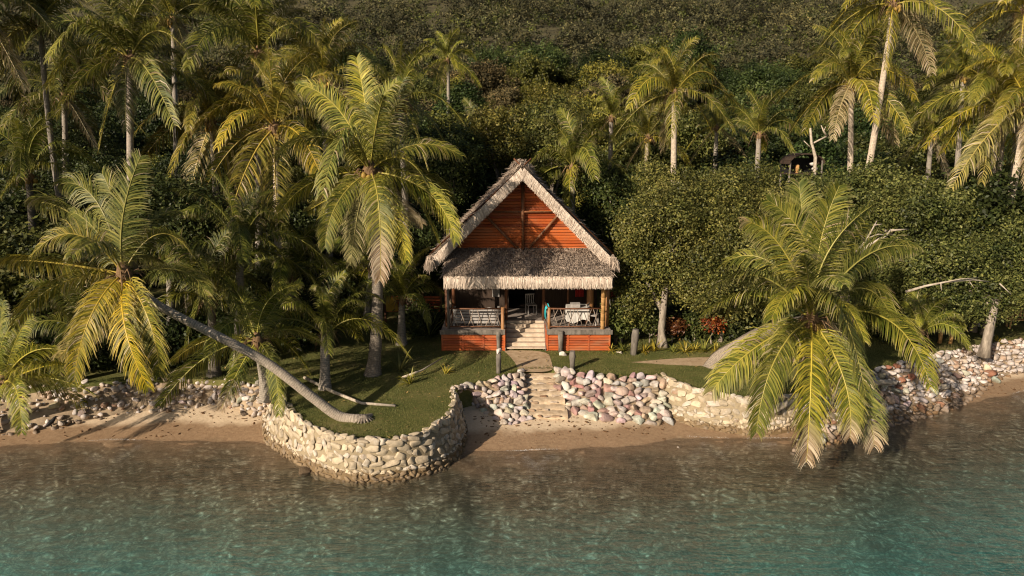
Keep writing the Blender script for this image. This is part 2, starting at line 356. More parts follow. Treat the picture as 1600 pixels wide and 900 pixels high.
bmesh.ops.recalc_face_normals(bm, faces=bm.faces); bmesh.ops.triangulate(bm, faces=bm.faces)
me = bpy.data.meshes.new('lawn'); bm.to_mesh(me); bm.free(); me.materials.append(M['lawn']); tag(link('lawn', me), kind='structure')
def inside(poly, x, y):
    c = np.zeros(len(x), bool); n = len(poly)
    for i in range(n):
        x1, y1 = poly[i]; x2, y2 = poly[(i + 1) % n]
        c ^= ((y1 > y) != (y2 > y)) & (x < (x2 - x1) * (y - y1) / (y2 - y1 + 1e-12) + x1)
    return c
LAWN = [(p.x, p.y) for p in ES] + [(120, 46), (-120, 46)]
# sand path from the stairs to the beach
pp = [atz(px, py, .006) for px, py in [(786, 547), (800, 560), (808, 572), (810, 581), (866, 581), (862, 566), (856, 548)]]
pp = [Vector((p.x, p.y, .006)) for p in pp]
mb = MB(); mb.poly(smooth_curve(pp + [pp[0]], 2)[:-1]); tag(mb.build('path', M['path']), kind='structure')
# pale bare strip crossing the right lawn
q = [atz(px, py, .005) for px, py in [(985, 566), (1050, 560), (1130, 557), (1250, 556), (1330, 552), (1340, 560), (1240, 566), (1130, 572), (1060, 571)]]
mb = MB(); mb.poly(smooth_curve(q + [q[0]], 2)[:-1]); tag(mb.build('worn_path', M['path']), kind='structure')

# grass
def blades(n, box, hmin, hmax, wd, poly=None, avoid=None):
    x = rng.uniform(box[0], box[1], n); y = rng.uniform(box[2], box[3], n)
    k = inside(poly, x, y); x, y = x[k], y[k]
    if avoid is not None:
        k = ~avoid(x, y); x, y = x[k], y[k]
    n = len(x); a = rng.uniform(0, 6.28, n); h = rng.uniform(hmin, hmax, n); l = rng.uniform(0, 1, (n, 2)) - .5
    b = np.stack([x, y, np.zeros(n)], 1); w_ = np.stack([np.cos(a), np.sin(a), np.zeros(n)], 1) * wd
    tip = b + np.stack([l[:, 0] * h, l[:, 1] * h, h], 1)
    V = np.stack([b - w_, b + w_, tip], 1).reshape(-1, 3); return V, np.arange(3 * n).reshape(-1, 3)
ppoly = [(p.x, p.y) for p in pp]; qpoly = [(p.x, p.y) for p in q]
V, Fq = blades(260000, (-14, 17, 17, 30), .025, .06, .006, LAWN, lambda x, y: inside(ppoly, x, y) | (inside(qpoly, x, y)))
tag(link('grass', mesh_np('grass', V, Fq, M['grass'])), 'short olive green grass of the lawn around the bungalow', 'grass', kind='stuff')

# longer tufts hanging over the wall rim, and fallen leaves
bx, by = [], []
for a_, b_2 in zip(ES, ES[1:]):
    if a_.x < -16 or a_.x > 18: continue
    for _ in range(int((b_2 - a_).length * 90)):
        p = a_.lerp(b_2, R.random()); bx.append(p.x + R.gauss(0, .03)); by.append(p.y + .06 + abs(R.gauss(0, .07)))
n = len(bx); b3 = np.stack([bx, by, np.zeros(n)], 1); a = rng.uniform(0, 6.28, n); w3 = np.stack([np.cos(a), np.sin(a), 0 * a], 1) * .007; t3 = b3 + rng.normal(size=(n, 3)) * .045 + np.array([0, -.03, .10])
tag(link('rim_grass', mesh_np('rim_grass', np.stack([b3 - w3, b3 + w3, t3], 1).reshape(-1, 3), np.arange(3 * n).reshape(-1, 3), M['grass'])), 'longer grass tufts along the rim of the stone walls and banks', 'grass', kind='stuff')
n = 1500; x = rng.uniform(-14, 16, n); y = rng.uniform(18, 29, n); k = inside(LAWN, x, y); x, y = x[k], y[k]; n = len(x); a = rng.uniform(0, 6.28, n); L3 = rng.uniform(.03, .09, n); c3 = np.stack([x, y, np.full(n, .045)], 1); d3 = np.stack([np.cos(a), np.sin(a), rng.uniform(-.2, .3, n)], 1) * L3[:, None]; w3 = np.stack([-np.sin(a), np.cos(a), 0 * a], 1) * (L3 * .35)[:, None]
tag(link('leaf_litter', mesh_np('leaf_litter', np.stack([c3 - d3, c3 + w3, c3 + d3, c3 - w3], 1).reshape(-1, 3), np.arange(4 * n).reshape(-1, 4), M['leafC']), color=(2.2, 2.0, 1.6, 1)), 'dry tan leaves scattered over the lawn', 'leaf litter', kind='stuff')

# ------------------------------------------------------------------ rocks
def ico(sub):
    bm = bmesh.new(); bmesh.ops.create_icosphere(bm, subdivisions=sub, radius=1)
    V = np.array([v.co[:] for v in bm.verts]); Fq = np.array([[v.index for v in f.verts] for f in bm.faces]); bm.free(); return V, Fq
ICO2, ICO3 = ico(2), ico(3)
def rock_shape(seed, base=ICO3, blocky=.62, amp=.16):
    r = np.random.default_rng(seed); V, Fq = base; V = V.copy()
    V = np.sign(V) * np.abs(V) ** blocky
    for k in range(8):                                      # planar chips
        d = r.normal(size=3); d /= np.linalg.norm(d); lim = r.uniform(.5, .82); p = V @ d
        V -= np.outer(np.maximum(p - lim, 0) * .85, d)
    for k in range(4):
        d = r.normal(size=3) * 2.2; V *= (1 + amp * .5 * np.sin(V @ d + r.uniform(0, 6)))[:, None]
    return V * np.array([1, r.uniform(.7, .95), r.uniform(.55, .8)]), Fq
def curve_pts(P, n):
    P = [Vector(p) for p in P]; L = [0]
    for a, b in zip(P, P[1:]): L.append(L[-1] + (b - a).length)
    out = []
    for i in range(n):
        d = L[-1] * i / (n - 1); k = min(max(np.searchsorted(L, d) - 1, 0), len(P) - 2)
        out.append(P[k].lerp(P[k + 1], (d - L[k]) / max(L[k + 1] - L[k], 1e-9)))
    return out
WH, PK, GR, TN, DK, RU, OR, GRN = (.56, .51, .45), (.49, .43, .39), (.34, .31, .28), (.46, .37, .27), (.13, .10, .08), (.30, .14, .09), (.50, .27, .10), (.36, .35, .29)
BANKS = {
 'left': dict(top=[(-260, 640), (-60, 612), (60, 604), (160, 596), (250, 592), (340, 592), (425, 604)], foot=[(-260, 690), (-60, 672), (60, 664), (120, 655), (200, 641), (270, 638), (340, 630), (430, 655)], n=420, r=(.06, .18), pal=[GR, WH, TN, GR, DK, PK, (.30, .26, .23)], nm='left shore pile', what=('grey', 'cream', 'tan')),
 'stepsleft': dict(top=[(708, 608), (745, 601), (792, 590), (815, 582)], foot=[(716, 622), (750, 640), (790, 656), (828, 652)], n=230, r=(.06, .22), pal=[WH, PK, WH, TN, PK, GR], nm='pile left of the steps'),
 'stepsright': dict(top=[(866, 578), (900, 585), (960, 591), (1034, 588)], foot=[(884, 640), (925, 650), (985, 652), (1050, 652)], n=440, r=(.055, .25), pal=[WH, PK, WH, TN, PK, WH, GR, (.36, .22, .2)], nm='bank right of the steps'),
 'right': dict(top=[(1270, 618), (1330, 592), (1390, 574), (1450, 557), (1530, 541), (1620, 528), (1760, 516)], foot=[(1240, 690), (1310, 676), (1390, 652), (1470, 630), (1510, 615), (1560, 585), (1640, 566), (1780, 545)], n=900, r=(.055, .22), pal=[WH, PK, TN, GR, RU, WH, PK, DK, OR, TN, GRN, RU], nm='right shore rubble'),
}
cand = []
for bn, B in BANKS.items():
    T = curve_pts(trace(B['top'], 0.0), 60)
    Fp = trace(B['foot'], -.85); Fp = [Vector((p.x, p.y, max(float(ground_z(p.x, p.y)), -1.25))) for p in Fp]; Fp = curve_pts(Fp, 60)
    # bank base sheet
    V = []; Fq = []; K = 8
    for i in range(60):
        for k in range(K + 1):
            u = -.06 + 1.1 * k / K; p = T[i].lerp(Fp[i], u); p.z = p.z - .05 - .07 * (1 if k in (0, K) else 0)
            V.append(p[:])
    for i in range(59):
        for k in range(K): a = i * (K + 1) + k; Fq.append((a, a + 1, a + K + 2, a + K + 1))
    tag(link('shore_bank', mesh_np('bank', V, np.array(Fq), M['soil'], smooth=True)), kind='structure')
    placed = []; tries = 0
    while len(placed) < B['n'] and tries < B['n'] * 60:
        tries += 1
        big = 1 - len(placed) / B['n']; r = B['r'][0] * .6 + (B['r'][1] - B['r'][0] * .5) * big * R.uniform(.75, 1.05)
        r = max(r, B['r'][0] * .6)
        i = R.uniform(0, 58.99); u = R.uniform(-.03, 1.05); k = int(i); a = T[k].lerp(T[k + 1], i - k); b = Fp[k].lerp(Fp[k + 1], i - k); p = a.lerp(b, u)
        if any((p - q_).length < (r + r2) * .60 for q_, r2 in placed): continue
        placed.append((p, r)); cand.append((r / p.length, p + Vector((0, 0, r * .15)), r, bn, ('top row' if u < .33 else 'middle row' if u < .68 else 'bottom row') + ', ' + ('left end', 'left of middle', 'middle', 'right of middle', 'right end')[min(int(i / 12), 4)]))
cand.sort(key=lambda c: -c[0])
rock_meshes = []
for k in range(10):
    V, Fq = rock_shape(100 + k); rock_meshes.append(mesh_np('rock', V, Fq, M['rock'], smooth=False))
def cname(c):
    return {WH: 'white', PK: 'pale pink', GR: 'grey', TN: 'tan', DK: 'dark brown', RU: 'rust red', OR: 'orange', GRN: 'greenish grey'}.get(c, 'brown')
seen_r = {}
for k, (_, p, r, bn, spot) in enumerate(cand[:280]):
    B = BANKS[bn]; c = B['pal'][k % len(B['pal'])] if R.random() < .4 else R.choice(B['pal'])
    o = link('loose_rock', rock_meshes[k % 10], None, p, 0, (r * R.uniform(.95, 1.25), r * R.uniform(.85, 1.1), r * R.uniform(.8, 1.15)), tuple(v * R.uniform(.88, 1.1) for v in c) + (1,))
    o.rotation_euler = (R.uniform(-.5, .5), R.uniform(-.5, .5), R.uniform(0, 6.28))
    sz = 'large' if r > .17 else ('medium' if r > .12 else 'small')
    tag(o, f'{sz} {cname(c)} rock, {spot} of the {B["nm"]}', 'rock', f'rocks of the {B["nm"]}')
def join_rocks(items, mat, name, squash=None, base=ICO2, blk=.7):
    Vs, Fs, off = [], [], 0
    shapes = [rock_shape(200 + k, base, blk) for k in range(8)]
    for k, (p, sc, rot) in enumerate(items):
        V, Fq = shapes[k % 8]; Mx = np.array(rot.to_matrix()); V2 = (V * np.array(sc)) @ Mx.T + np.array(p[:]); Vs.append(V2); Fs.append(Fq + off); off += len(V)
    return mesh_np(name, np.concatenate(Vs), np.concatenate(Fs), mat, smooth=True)
from mathutils import Euler
items = [(p, (r, r * .9, r), Euler((R.uniform(-.4, .4), R.uniform(-.4, .4), R.uniform(0, 6)))) for _, p, r, bn, _s in cand[280:]]
tag(link('small_rubble', join_rocks(items, M['rubble'], 'small_rubble')), 'small mixed stones filling the gaps of the shore banks', 'rubble', kind='stuff')
# scattered shells, weed and pebbles on the sand
items = []
for k in range(420):
    px, py = R.choice([(R.uniform(740, 1040), R.gauss(668, 10)), (R.uniform(740, 1040), R.gauss(660, 5)), (R.uniform(270, 420), R.gauss(650, 6)), (R.uniform(0, 300), R.gauss(672, 10)), (R.uniform(1440, 1600), R.gauss(600, 8)), (R.uniform(815, 870), R.uniform(585, 650))])
    p = atz(px, py, -1.0); zg = float(ground_z(p.x, p.y))
    if p.y - np.interp(p.x, sx, sy) < .05: continue
    r = R.uniform(.012, .04) * R.choice([1, 1, 1.6]); items.append((Vector((p.x, p.y, zg + .004)), (r * 1.6, r, r * .6), Euler((0, 0, R.uniform(0, 6)))))
mw = simple('washed_up_weed', (.07, .035, .015), (.20, .11, .05), 3, .9)
tag(link('beach_litter', join_rocks(items, mw, 'beach_litter')), 'dark bits of seaweed and shell strewn on the sand', 'seaweed', kind='stuff')

# retaining walls: mortar core faced with set stones
def wall(name, top_px, foot_px, label, seed, hs=6):
    rr = random.Random(seed)
    T = smooth_curve(trace(top_px, .02), 2); Fp = smooth_curve(trace(foot_px, -1.25), 2)
    L = sum((b - a).length for a, b in zip(T, T[1:])); n = 90; T = curve_pts(T, n); Fp = curve_pts(Fp, n)
    root = empty(name, (T[n // 2].x, T[n // 2].y, -1.3), label, 'wall'); off = Vector(root.location)
    def surf(i, u):
        k = min(int(i), n - 2); f = i - k; a = T[k].lerp(T[k + 1], f); b = Fp[k].lerp(Fp[k + 1], f); p = a.lerp(b, u)
        tan = ((T[k + 1] - T[k]) * (1 - u) + (Fp[k + 1] - Fp[k]) * u); tan.z = 0; tan.normalize(); dn = (b - a).normalized(); nn = dn.cross(tan)
        if nn.z < 0: nn = -nn
        return p, tan, dn, nn
    V, Fq = [], []; K = 8
    for i in range(n):
        _, _, _, nn = surf(min(i, n - 1.001), .3)
        h = Vector((nn.x, nn.y, 0)).normalized()
        V.append((T[i] - h * .16 + Vector((0, 0, -.03)) - off)[:])
        for k in range(K + 1):
            p, *_ = surf(min(i, n - 1.001), k / K * 1.25); V.append((p + Vector((rr.uniform(-.02, .02),) * 3) - off)[:])
    for i in range(n - 1):
        for k in range(K + 1): a = i * (K + 2) + k; Fq.append((a, a + 1, a + K + 3, a + K + 2))
    link('mortar', mesh_np('mortar', V, np.array(Fq), M['mortar'], smooth=True), root)
    items = []; row = 0; u = .04
    while u < 1.12:
        hh = rr.uniform(.17, .23) if u < .55 else rr.uniform(.10, .14)
        wd = hh * 1.5; i = rr.uniform(0, 1)
        while i < n - 1.2:
            p, tan, dn, nn = surf(i, u); step = wd * rr.uniform(.6, 1.55)
            segl = (T[1] - T[0]).length * .5 + (Fp[1] - Fp[0]).length * .5; di = step / segl
            p2, *_ = surf(min(i + di / 2, n - 1.2), u + rr.uniform(-.05, .05))
            rot = Matrix((tan, dn, nn)).transposed().to_3x3()
            rot = rot @ Euler((rr.uniform(-.12, .12), rr.uniform(-.12, .12), rr.uniform(-.6, .6))).to_matrix()
            items.append((p2 + nn * rr.uniform(-.035, .015) - off, (step * rr.uniform(.52, .68), hh * rr.uniform(.62, .85), .10), rot.to_quaternion()))
            i += di
        u += hh * 1.12 / 1.25 if u < .55 else hh * 1.0 / 1.25; row += 1
    # cap stones along the rim
    i = 0
    while i < n - 1.2:
        p, tan, dn, nn = surf(i, 0); st = rr.uniform(.22, .4); i += st / (T[1] - T[0]).length
        h = Vector((nn.x, nn.y, 0)).normalized()
        items.append((p - h * rr.uniform(.04, .12) - off + Vector((0, 0, rr.uniform(-.03, .03))), (st * .5, .13, .075), Matrix((tan, h, Vector((0, 0, 1)))).transposed().to_quaternion()))
    me = join_rocks(items, M['wallstone'], 'set_stones', base=ICO3, blk=.5)
    link('set_stones', me, root)
wall('retaining_wall', [(434, 612), (448, 640), (480, 665), (520, 682), (565, 690), (620, 688), (668, 676), (700, 653), (714, 627), (709, 606)],
     [(404, 660), (408, 690), (440, 712), (478, 735), (520, 752), (590, 757), (670, 744), (716, 722), (735, 690), (728, 655)],
     'curved cream stone retaining wall around the lawn point with the leaning palm', 3)
wall('retaining_wall', [(1034, 586), (1060, 600), (1100, 613), (1160, 622), (1215, 624), (1262, 614), (1290, 604)],
     [(1044, 666), (1075, 674), (1120, 679), (1170, 684), (1215, 684), (1258, 674), (1290, 660)],
     'low tan stone retaining wall behind the fronds of the right front palm', 4)

# beach steps of flat stones
root = empty('beach_steps', atz(845, 612, -.4), 'sandy steps edged with flat stones leading from the path to the beach', 'steps'); off = Vector(root.location)
ns = 7
for k in range(ns):
    zt = -.03 - (k + 1) * .80 / (ns + .5) + R.uniform(-.02, .02); y0 = 24.75 - k * .36 + R.uniform(-.05, .05); xl = .35 + R.uniform(-.1, .1); xr = 1.72 + R.uniform(-.05, .1)
    V, Fq = [], []; nx = 16
    for i in range(nx + 1):
        x = xl - .25 + (xr - xl + .4) * i / nx; e = R.uniform(-.05, .05); dz = R.uniform(-.02, .02)
        for yy, zz in ((y0 + .12, zt + .03), (y0 - .2, zt + dz), (y0 - .36 + e, zt - .02 + dz), (y0 - .44 + e, zt - .09), (y0 - .48 + e, zt - .30)): V.append((x - off.x, yy - off.y, zz - off.z))
    for i in range(nx):
        for q in range(4): a = i * 5 + q; Fq.append((a, a + 1, a + 6, a + 5))
    link('tread', mesh_np('tread', V, np.array(Fq), M['step_sand'], smooth=True), root)
    items = []
    x = xl
    while x < xr - .05:
        w_ = R.uniform(.05, .2)
        if R.random() < .7:
            o = link('edge_stone', rock_meshes[R.randint(0, 9)], root, Vector((x, y0 - .43 + R.uniform(-.05, .05), zt - .05 + R.uniform(-.02, .01))) - off, R.uniform(-.3, .3), (w_, .08, .06), R.choice([(.35, .25, .17), (.26, .16, .10), (.48, .40, .32)]) + (1,))
        x += w_ * 1.8

# ------------------------------------------------------------------ palms
def frond_geo(P0, Pm, P1, seed, nleaf=70, leaf=.85, wid=.021, segs=3, droop=1.0, dry=.0, drytip=0.0, ragged=.1, face=0.0, twist=.5):
    """rachis through P0, Pm, P1 with hanging leaflets; returns V,F(quads),fmat,dry"""
    rr = random.Random(seed); P0, Pm, P1 = map(Vector, (P0, Pm, P1)); C = 2 * Pm - (P0 + P1) / 2
    L = (Pm - P0).length + (P1 - Pm).length
    V, Fq, FM, D = [], [], [], []
    def B(t): return P0 * (1 - t) ** 2 + C * 2 * t * (1 - t) + P1 * t * t
    def dB(t): return ((C - P0) * 2 * (1 - t) + (P1 - C) * 2 * t).normalized()
    N = 14; hor = Vector((P1.x - P0.x, P1.y - P0.y, 0))
    if hor.length < .1: hor = Vector((0, -1, 0))
    side0 = Vector((hor.y, -hor.x, 0)).normalized()
    side0 = (Quaternion(dB(.3), rr.uniform(-twist, twist)) @ side0)
    if face:                                   # frond blade twisted towards the open sea side
        Tm = dB(.45); sc_v = Tm.cross(Vector((0, 1, .15))).normalized(); k_ = max(face, min(1, abs(Tm.z) * 1.35))
        if sc_v.dot(side0) < 0: sc_v = -sc_v
        side0 = (side0 * (1 - k_) + sc_v * k_).normalized()
    prev = None
    for i in range(N + 1):
        t = i / N; p = B(t); T = dB(t); S = (side0 - T * side0.dot(T)).normalized(); U = S.cross(T); r = .035 * (1 - t) ** .8 * L / 4 + .005
        b = len(V)
        for a in (0, 1, 2, 3): V.append((p + (S * math.cos(a * math.pi / 2) + U * math.sin(a * math.pi / 2)) * r)[:]); D.append(dry * .8)
        if prev is not None:
            for a in range(4): Fq.append((prev + a, prev + (a + 1) % 4, b + (a + 1) % 4, b + a)); FM.append(1)
        prev = b
    G = Vector((0, 0, -1))
    for sd_ in (-1, 1):
        for i in range(nleaf):
            t = .10 + .90 * (i + rr.uniform(-.4, .4)) / nleaf; t = min(max(t, .08), 1)
            if rr.random() < ragged * .5: continue
            p = B(t); T = dB(t); S = (side0 - T * side0.dot(T)).normalized() * sd_; U = (S.cross(T) * sd_)
            if U.z < 0 and abs(T.z) < .8: U = -U
            ll = leaf * L / 4.2 * (math.sin(math.pi * min(.12 + t * .86, 1)) ** .55 * .9 + .12) * rr.uniform(.82, 1.1)
            fwd = .35 + .75 * t
            hz = 1 - abs(T.z); d = (S * (1.0 - .25 * hz) + T * (fwd + rr.gauss(0, .10)) + U * rr.uniform(.05, .40) + Vector((rr.gauss(0, .05), rr.gauss(0, .05), rr.gauss(0, .05)))).normalized(); q_ = p; wv_ = (T - d * T.dot(d)).normalized()
            w0 = wid * L / 4.2 * rr.uniform(.8, 1.2); sg = ll / segs; b = None
            tipd = min(max((t - (1 - drytip)) * 6, 0), 1) if drytip else 0
            dl = min(1, dry + tipd + (rr.random() < ragged * .5) * rr.uniform(.2, .9))
            g = droop * rr.uniform(.42, .95) * (.65 + .7 * hz)
            for k in range(segs + 1):
                ww = w0 * (.7, 1.0, .75, .12)[k] if segs == 3 else w0 * (.8, .95, .12)[k]
                nb = len(V); V.append((q_ - wv_ * ww)[:]); V.append((q_ + wv_ * ww)[:])
                dd = min(1, dl + (.55 * (k == segs) * rr.random())); D += [dd, dd]
                if b is not None: Fq.append((b, b + 1, nb + 1, nb)); FM.append(0)
                b = nb; q_ = q_ + d * sg; d = (d + G * g * (1.0 if k < 1 else 1.2)).normalized(); 
                wv_ = (wv_ - d * wv_.dot(d)).normalized()
    return V, Fq, FM, D
def frond_mesh(*a, **k):
    V, Fq, FM, D = frond_geo(*a, **k); return mesh_np('frond', V, np.array(Fq), [M['palm'], M['rachis']], FM, {'dry': D})
LIB = []         # (elevation, mesh): fronds of length ~4 m pointing along +x
for el, tipdrop in ((82, .4), (70, .8), (55, 1.2), (40, 1.5), (22, 1.7), (5, 1.7), (-18, 1.3), (-45, .8), (-68, .3)):
    for v in range(3):
        e = math.radians(el + R.uniform(-7, 7)); L = 4.1; dx, dz = math.cos(e), math.sin(e)
        P1 = Vector((dx * L, R.uniform(-.3, .3), dz * L)); P1.x *= .97; Pm = P1 * .5 + Vector((0, R.uniform(-.1, .1), 0))
        P1 = P1 + Vector((tipdrop * .12 if el > 60 else 0, 0, -tipdrop)); Pm = Pm + Vector((0, 0, tipdrop * R.uniform(.10, .32))) 
        if el > 60: P1.x += 1.0
        LIB.append((el, frond_mesh((0, 0, 0), Pm, P1, 300 + el * 3 + v, nleaf=80, segs=3, wid=.018, leaf=.88, dry=0 if el > -40 else (.05, .15, .6)[v], droop=1.0, twist=1.0, ragged=.1 if el > 0 else .25)))
def trunk_mesh(P, r0, r1, name='trunk', swell=1.7, n=26, seg=10):
    P = smooth_curve([Vector(p) for p in P], 3) if len(P) > 2 else P
    P = curve_pts(P, n * 3); V, Fq, UVs = [], [], []; ref = Vector((.1, .9, .2)); ln = 0; N = len(P)
    for i, p in enumerate(P):
        if i: ln += (p - P[i - 1]).length
        d = (P[min(i + 1, N - 1)] - P[max(i - 1, 0)]).normalized(); x = d.cross(ref).normalized(); y = x.cross(d); t = i / (N - 1)
        r = (r0 + (r1 - r0) * t) * (1 + (swell - 1) * math.exp(-ln / .35)) * (1 + R.uniform(-.02, .02))
        for k in range(seg + 1):
            a = 2 * math.pi * k / seg; V.append((p + (x * math.cos(a) + y * math.sin(a)) * r)[:]); UVs.append((k / seg, ln))
    for i in range(N - 1):
        for k in range(seg): a = i * (seg + 1) + k; Fq.append((a, a + 1, a + seg + 2, a + seg + 1))
    return mesh_np(name, V, np.array(Fq), M['trunk'], uv=UVs, smooth=True)
def palm_extras(root, c, s=1.0, coco=True):
    mb = MB(); mb.tube([c + Vector((0, 0, -.35)) * s, c + Vector((0, 0, 0)) * s, c + Vector((0, 0, .35)) * s], [.16 * s, .24 * s, .10 * s], 9, jit=.25)
    for k in range(14):
        a = R.uniform(0, 6.28); d = Vector((math.cos(a), math.sin(a), 0)); mb.tube([c + d * .12 * s, c + d * .4 * s + Vector((0, 0, R.uniform(-.1, .2))), c + d * R.uniform(.5, .8) * s + Vector((0, 0, R.uniform(-.6, -.1)))], [.025 * s, .018 * s, .008 * s], 4)
    mb.build('crown_fibre', M['fibre'], root)
    if coco:
        mb = MB(); mb.ball(c + Vector((0, 0, -.22)) * s, .21 * s, 1)
        for k in range(R.randint(6, 10)):
            a = R.uniform(0, 6.28); mb.ball(c + Vector((math.cos(a) * .28, math.sin(a) * .28, R.uniform(-.42, -.1))) * s, .11 * s, 2, (.9, .9, 1.15))
        mb.build('coconut_cluster', M['coco'], root)
def palm(crown, base, sway, label, L=4.0, n=22, seed=0, r0=.2, r1=.12, hue=(1, 1, 1), tcol=(1, 1, 1), group=None, explicit=None, coco=True, top_only=False, elmin=-50, trunk=True, cat='palm tree', extra=4, path=None):
    rr = random.Random(seed); c = Vector(crown); b = Vector(base)
    root = empty('palm_tree', b, label, cat, group)
    mid = b.lerp(c, .5) + Vector(sway); 
    if path: link('trunk', trunk_mesh([Vector(p_) - b for p_ in path], r0, r1, swell=1.45), root, color=tcol + (1,))
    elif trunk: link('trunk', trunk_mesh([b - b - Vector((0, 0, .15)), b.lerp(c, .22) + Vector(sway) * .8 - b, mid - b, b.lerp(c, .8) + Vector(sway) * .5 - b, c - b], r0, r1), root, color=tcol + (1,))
    palm_extras(root, c - b, L / 4.0, coco)
    def frcol(e=0):
        k = rr.uniform(.8, 1.35); y = rr.random(); y = y * y * (1.2 if e < 10 else .5)
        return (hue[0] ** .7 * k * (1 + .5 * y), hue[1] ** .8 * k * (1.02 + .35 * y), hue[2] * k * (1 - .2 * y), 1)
    if explicit:
        for k, fr in enumerate(explicit):
            (mx_, my_, dm), (tx, ty, dt) = fr[0], fr[1]; o = fr[2] if len(fr) > 2 else {}
            Pm = at(mx_, my_, c.y + dm); P1 = at(tx, ty, c.y + dt)
            me = frond_mesh(Vector((0, 0, 0)), Pm - c, P1 - c, seed * 50 + k, nleaf=125, leaf=o.get('leaf', .88), wid=.016, segs=3, face=.5, twist=.25, droop=o.get('droop', .9), dry=o.get('dry', 0), drytip=o.get('tip', 0), ragged=.08)
            col = frcol(); yl = o.get('y', 0)
            if yl: col = (2.1 * yl + col[0] * (1 - yl), 1.75 * yl + col[1] * (1 - yl), .6 * yl + col[2] * (1 - yl), 1)
            link('frond', me, root, c - b, 0, 1, col)
        n = extra
    for k in range(n):
        u = (k + .5) / n; az = k * 2.39996 + rr.uniform(-.25, .25)
        el = 86 - (86 - elmin) * u ** 1.3 + rr.uniform(-7, 7)
        e, me = min(LIB, key=lambda q_: abs(q_[0] - el) + rr.uniform(0, 9))
        s = L / 4.1 * rr.uniform(.85, 1.1) * (.8 + .2 * min(1, u * 3))
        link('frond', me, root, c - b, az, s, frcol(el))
    return root
G = Vector((0, 0, 0))
# A: palm leaning out over the lawn point
cA = at(192, 428, 19.0); bA = atz(562, 656, 0)
root = empty('palm_tree', bA, 'long grey trunked palm leaning far left from the lawn point, with yellowing hanging fronds', 'palm tree')
tp = [atz(590, 655, -.35), atz(566, 656, .03), at(532, 654, 19.85), at(495, 626, 19.75), at(452, 592, 19.65), at(420, 568, 19.6), at(380, 545, 19.45), at(318, 514, 19.3), at(260, 485, 19.15), at(225, 462, 19.1), cA]
link('trunk', trunk_mesh([p - bA for p in tp],   .17, .115, swell=1.7, n=44, seg=14), root, color=(1.25, 1.2, 1.15, 1))
mb = MB()
for k in range(16):
    a = 2 * math.pi * k / 16 + R.uniform(-.1, .1); d = Vector((math.cos(a), math.sin(a), 0)); c0 = Vector((.12, 0, 0)); mb.tube([c0 + Vector((0, 0, .10)), c0 + d * .17 + Vector((0, 0, .06)), c0 + d * R.uniform(.26, .4) + Vector((0, 0, -.04))], [.06, .045, .02], 6, jit=.2)
mb.ball((.12, 0, .03), .21, 2, (1, 1, .6), .1); mb.build('roots', M['bark'], root)
palm_extras(root, cA - bA, 1.0)
for k, (m_, t_, o_) in enumerate([((150, 313, .6), (93, 288, .6), {}), ((192, 338, 0), (220, 243, -.2), {'droop': .4}), ((182, 335, 1.2), (160, 272, 1.8), {'droop': .5}), ((118, 366, -.2), (47, 402, -.4), {'y': .25}),
        ((120, 340, 2), (54, 316, 3), {}), ((88, 446, -.9), (22, 512, -1.3), {'y': .35}), ((142, 494, -1.2), (116, 596, -1.4), {'y': .5}), ((232, 498, -1.1), (250, 588, -1.3), {'y': .35}),
        ((196, 514, -1.3), (232, 606, -1.6), {'y': .85}), ((247, 366, .3), (300, 398, .4), {'y': .15}), ((296, 428, .9), (325, 496, 1.1), {}), ((80, 410, 1.5), (12, 408, 2), {'y': .3}),
        ((230, 350, 1.6), (282, 330, 2.4), {}), ((158, 380, -1.5), (112, 400, -3), {'y': .1}), ((215, 400, 2), (262, 420, 3.4), {}), ((165, 475, .8), (90, 560, 1.2), {'y': .5, 'dry': .3}), ((150, 360, .5), (110, 330, 1.1), {})]):
    me = frond_mesh(Vector((0, 0, 0)), at(m_[0], m_[1], cA.y + m_[2]) - cA, at(t_[0], t_[1], cA.y + t_[2]) - cA, 900 + k, nleaf=125, leaf=.90, wid=.0155, face=.5, twist=.25, droop=o_.get('droop', .95), dry=o_.get('dry', 0), ragged=.12)
    kk = R.uniform(.85, 1.2); yl = o_.get('y', 0)
    link('frond', me, root, cA - bA, 0, 1, (2.6 * yl + kk * (1 - yl), 1.9 * yl + kk * (1 - yl), .4 * yl + kk * (1 - yl), 1))
# B: large palm left of the house
cB = at(578, 268, 24.6)
palm(cB, atz(582, 585, 0), (.25, -.1, 0), 'tall full crowned palm whose fronds reach the left side of the bungalow roof', L=4.4, seed=2, r0=.24, r1=.15, tcol=(.75, .72, .7), explicit=[
    ((573, 180, .4), (557, 90, .8), {'droop': .6}), ((600, 205, .5), (632, 120, .8), {'droop': .6}), ((530, 172, .2), (466, 132, .3), {}), ((508, 214, -.2), (432, 244, -.6), {}),
    ((488, 285, -.8), (434, 340, -1.4), {'y': .25}), ((528, 316, -1.2), (508, 388, -1.8), {'y': .2}), ((592, 322, -1.3), (594, 440, -1.6), {'y': .2, 'tip': .35}), ((611, 322, -1), (636, 406, -1.4), {'y': .2}),
    ((668, 300, -.6), (712, 378, -1.0), {'y': .2}), ((625, 246, -1.0), (668, 288, -1.8), {'y': .25}), ((650, 226, .1), (722, 244, .2), {'y': .2}), ((655, 270, 1), (706, 312, 1.6), {}),
    ((545, 230, -1), (510, 210, -2), {}), ((588, 195, -.8), (600, 150, -1.9), {'droop': .7}), ((545, 210, 1.3), (520, 160, 2.4), {}), ((620, 215, 1.4), (650, 180, 2.6), {}), ((530, 300, 1), (480, 330, 1.8), {'dry': .1}), ((560, 330, .6), (548, 415, 1), {'dry': .3}), ((625, 320, .8), (660, 350, 1.2), {'dry': .8})])
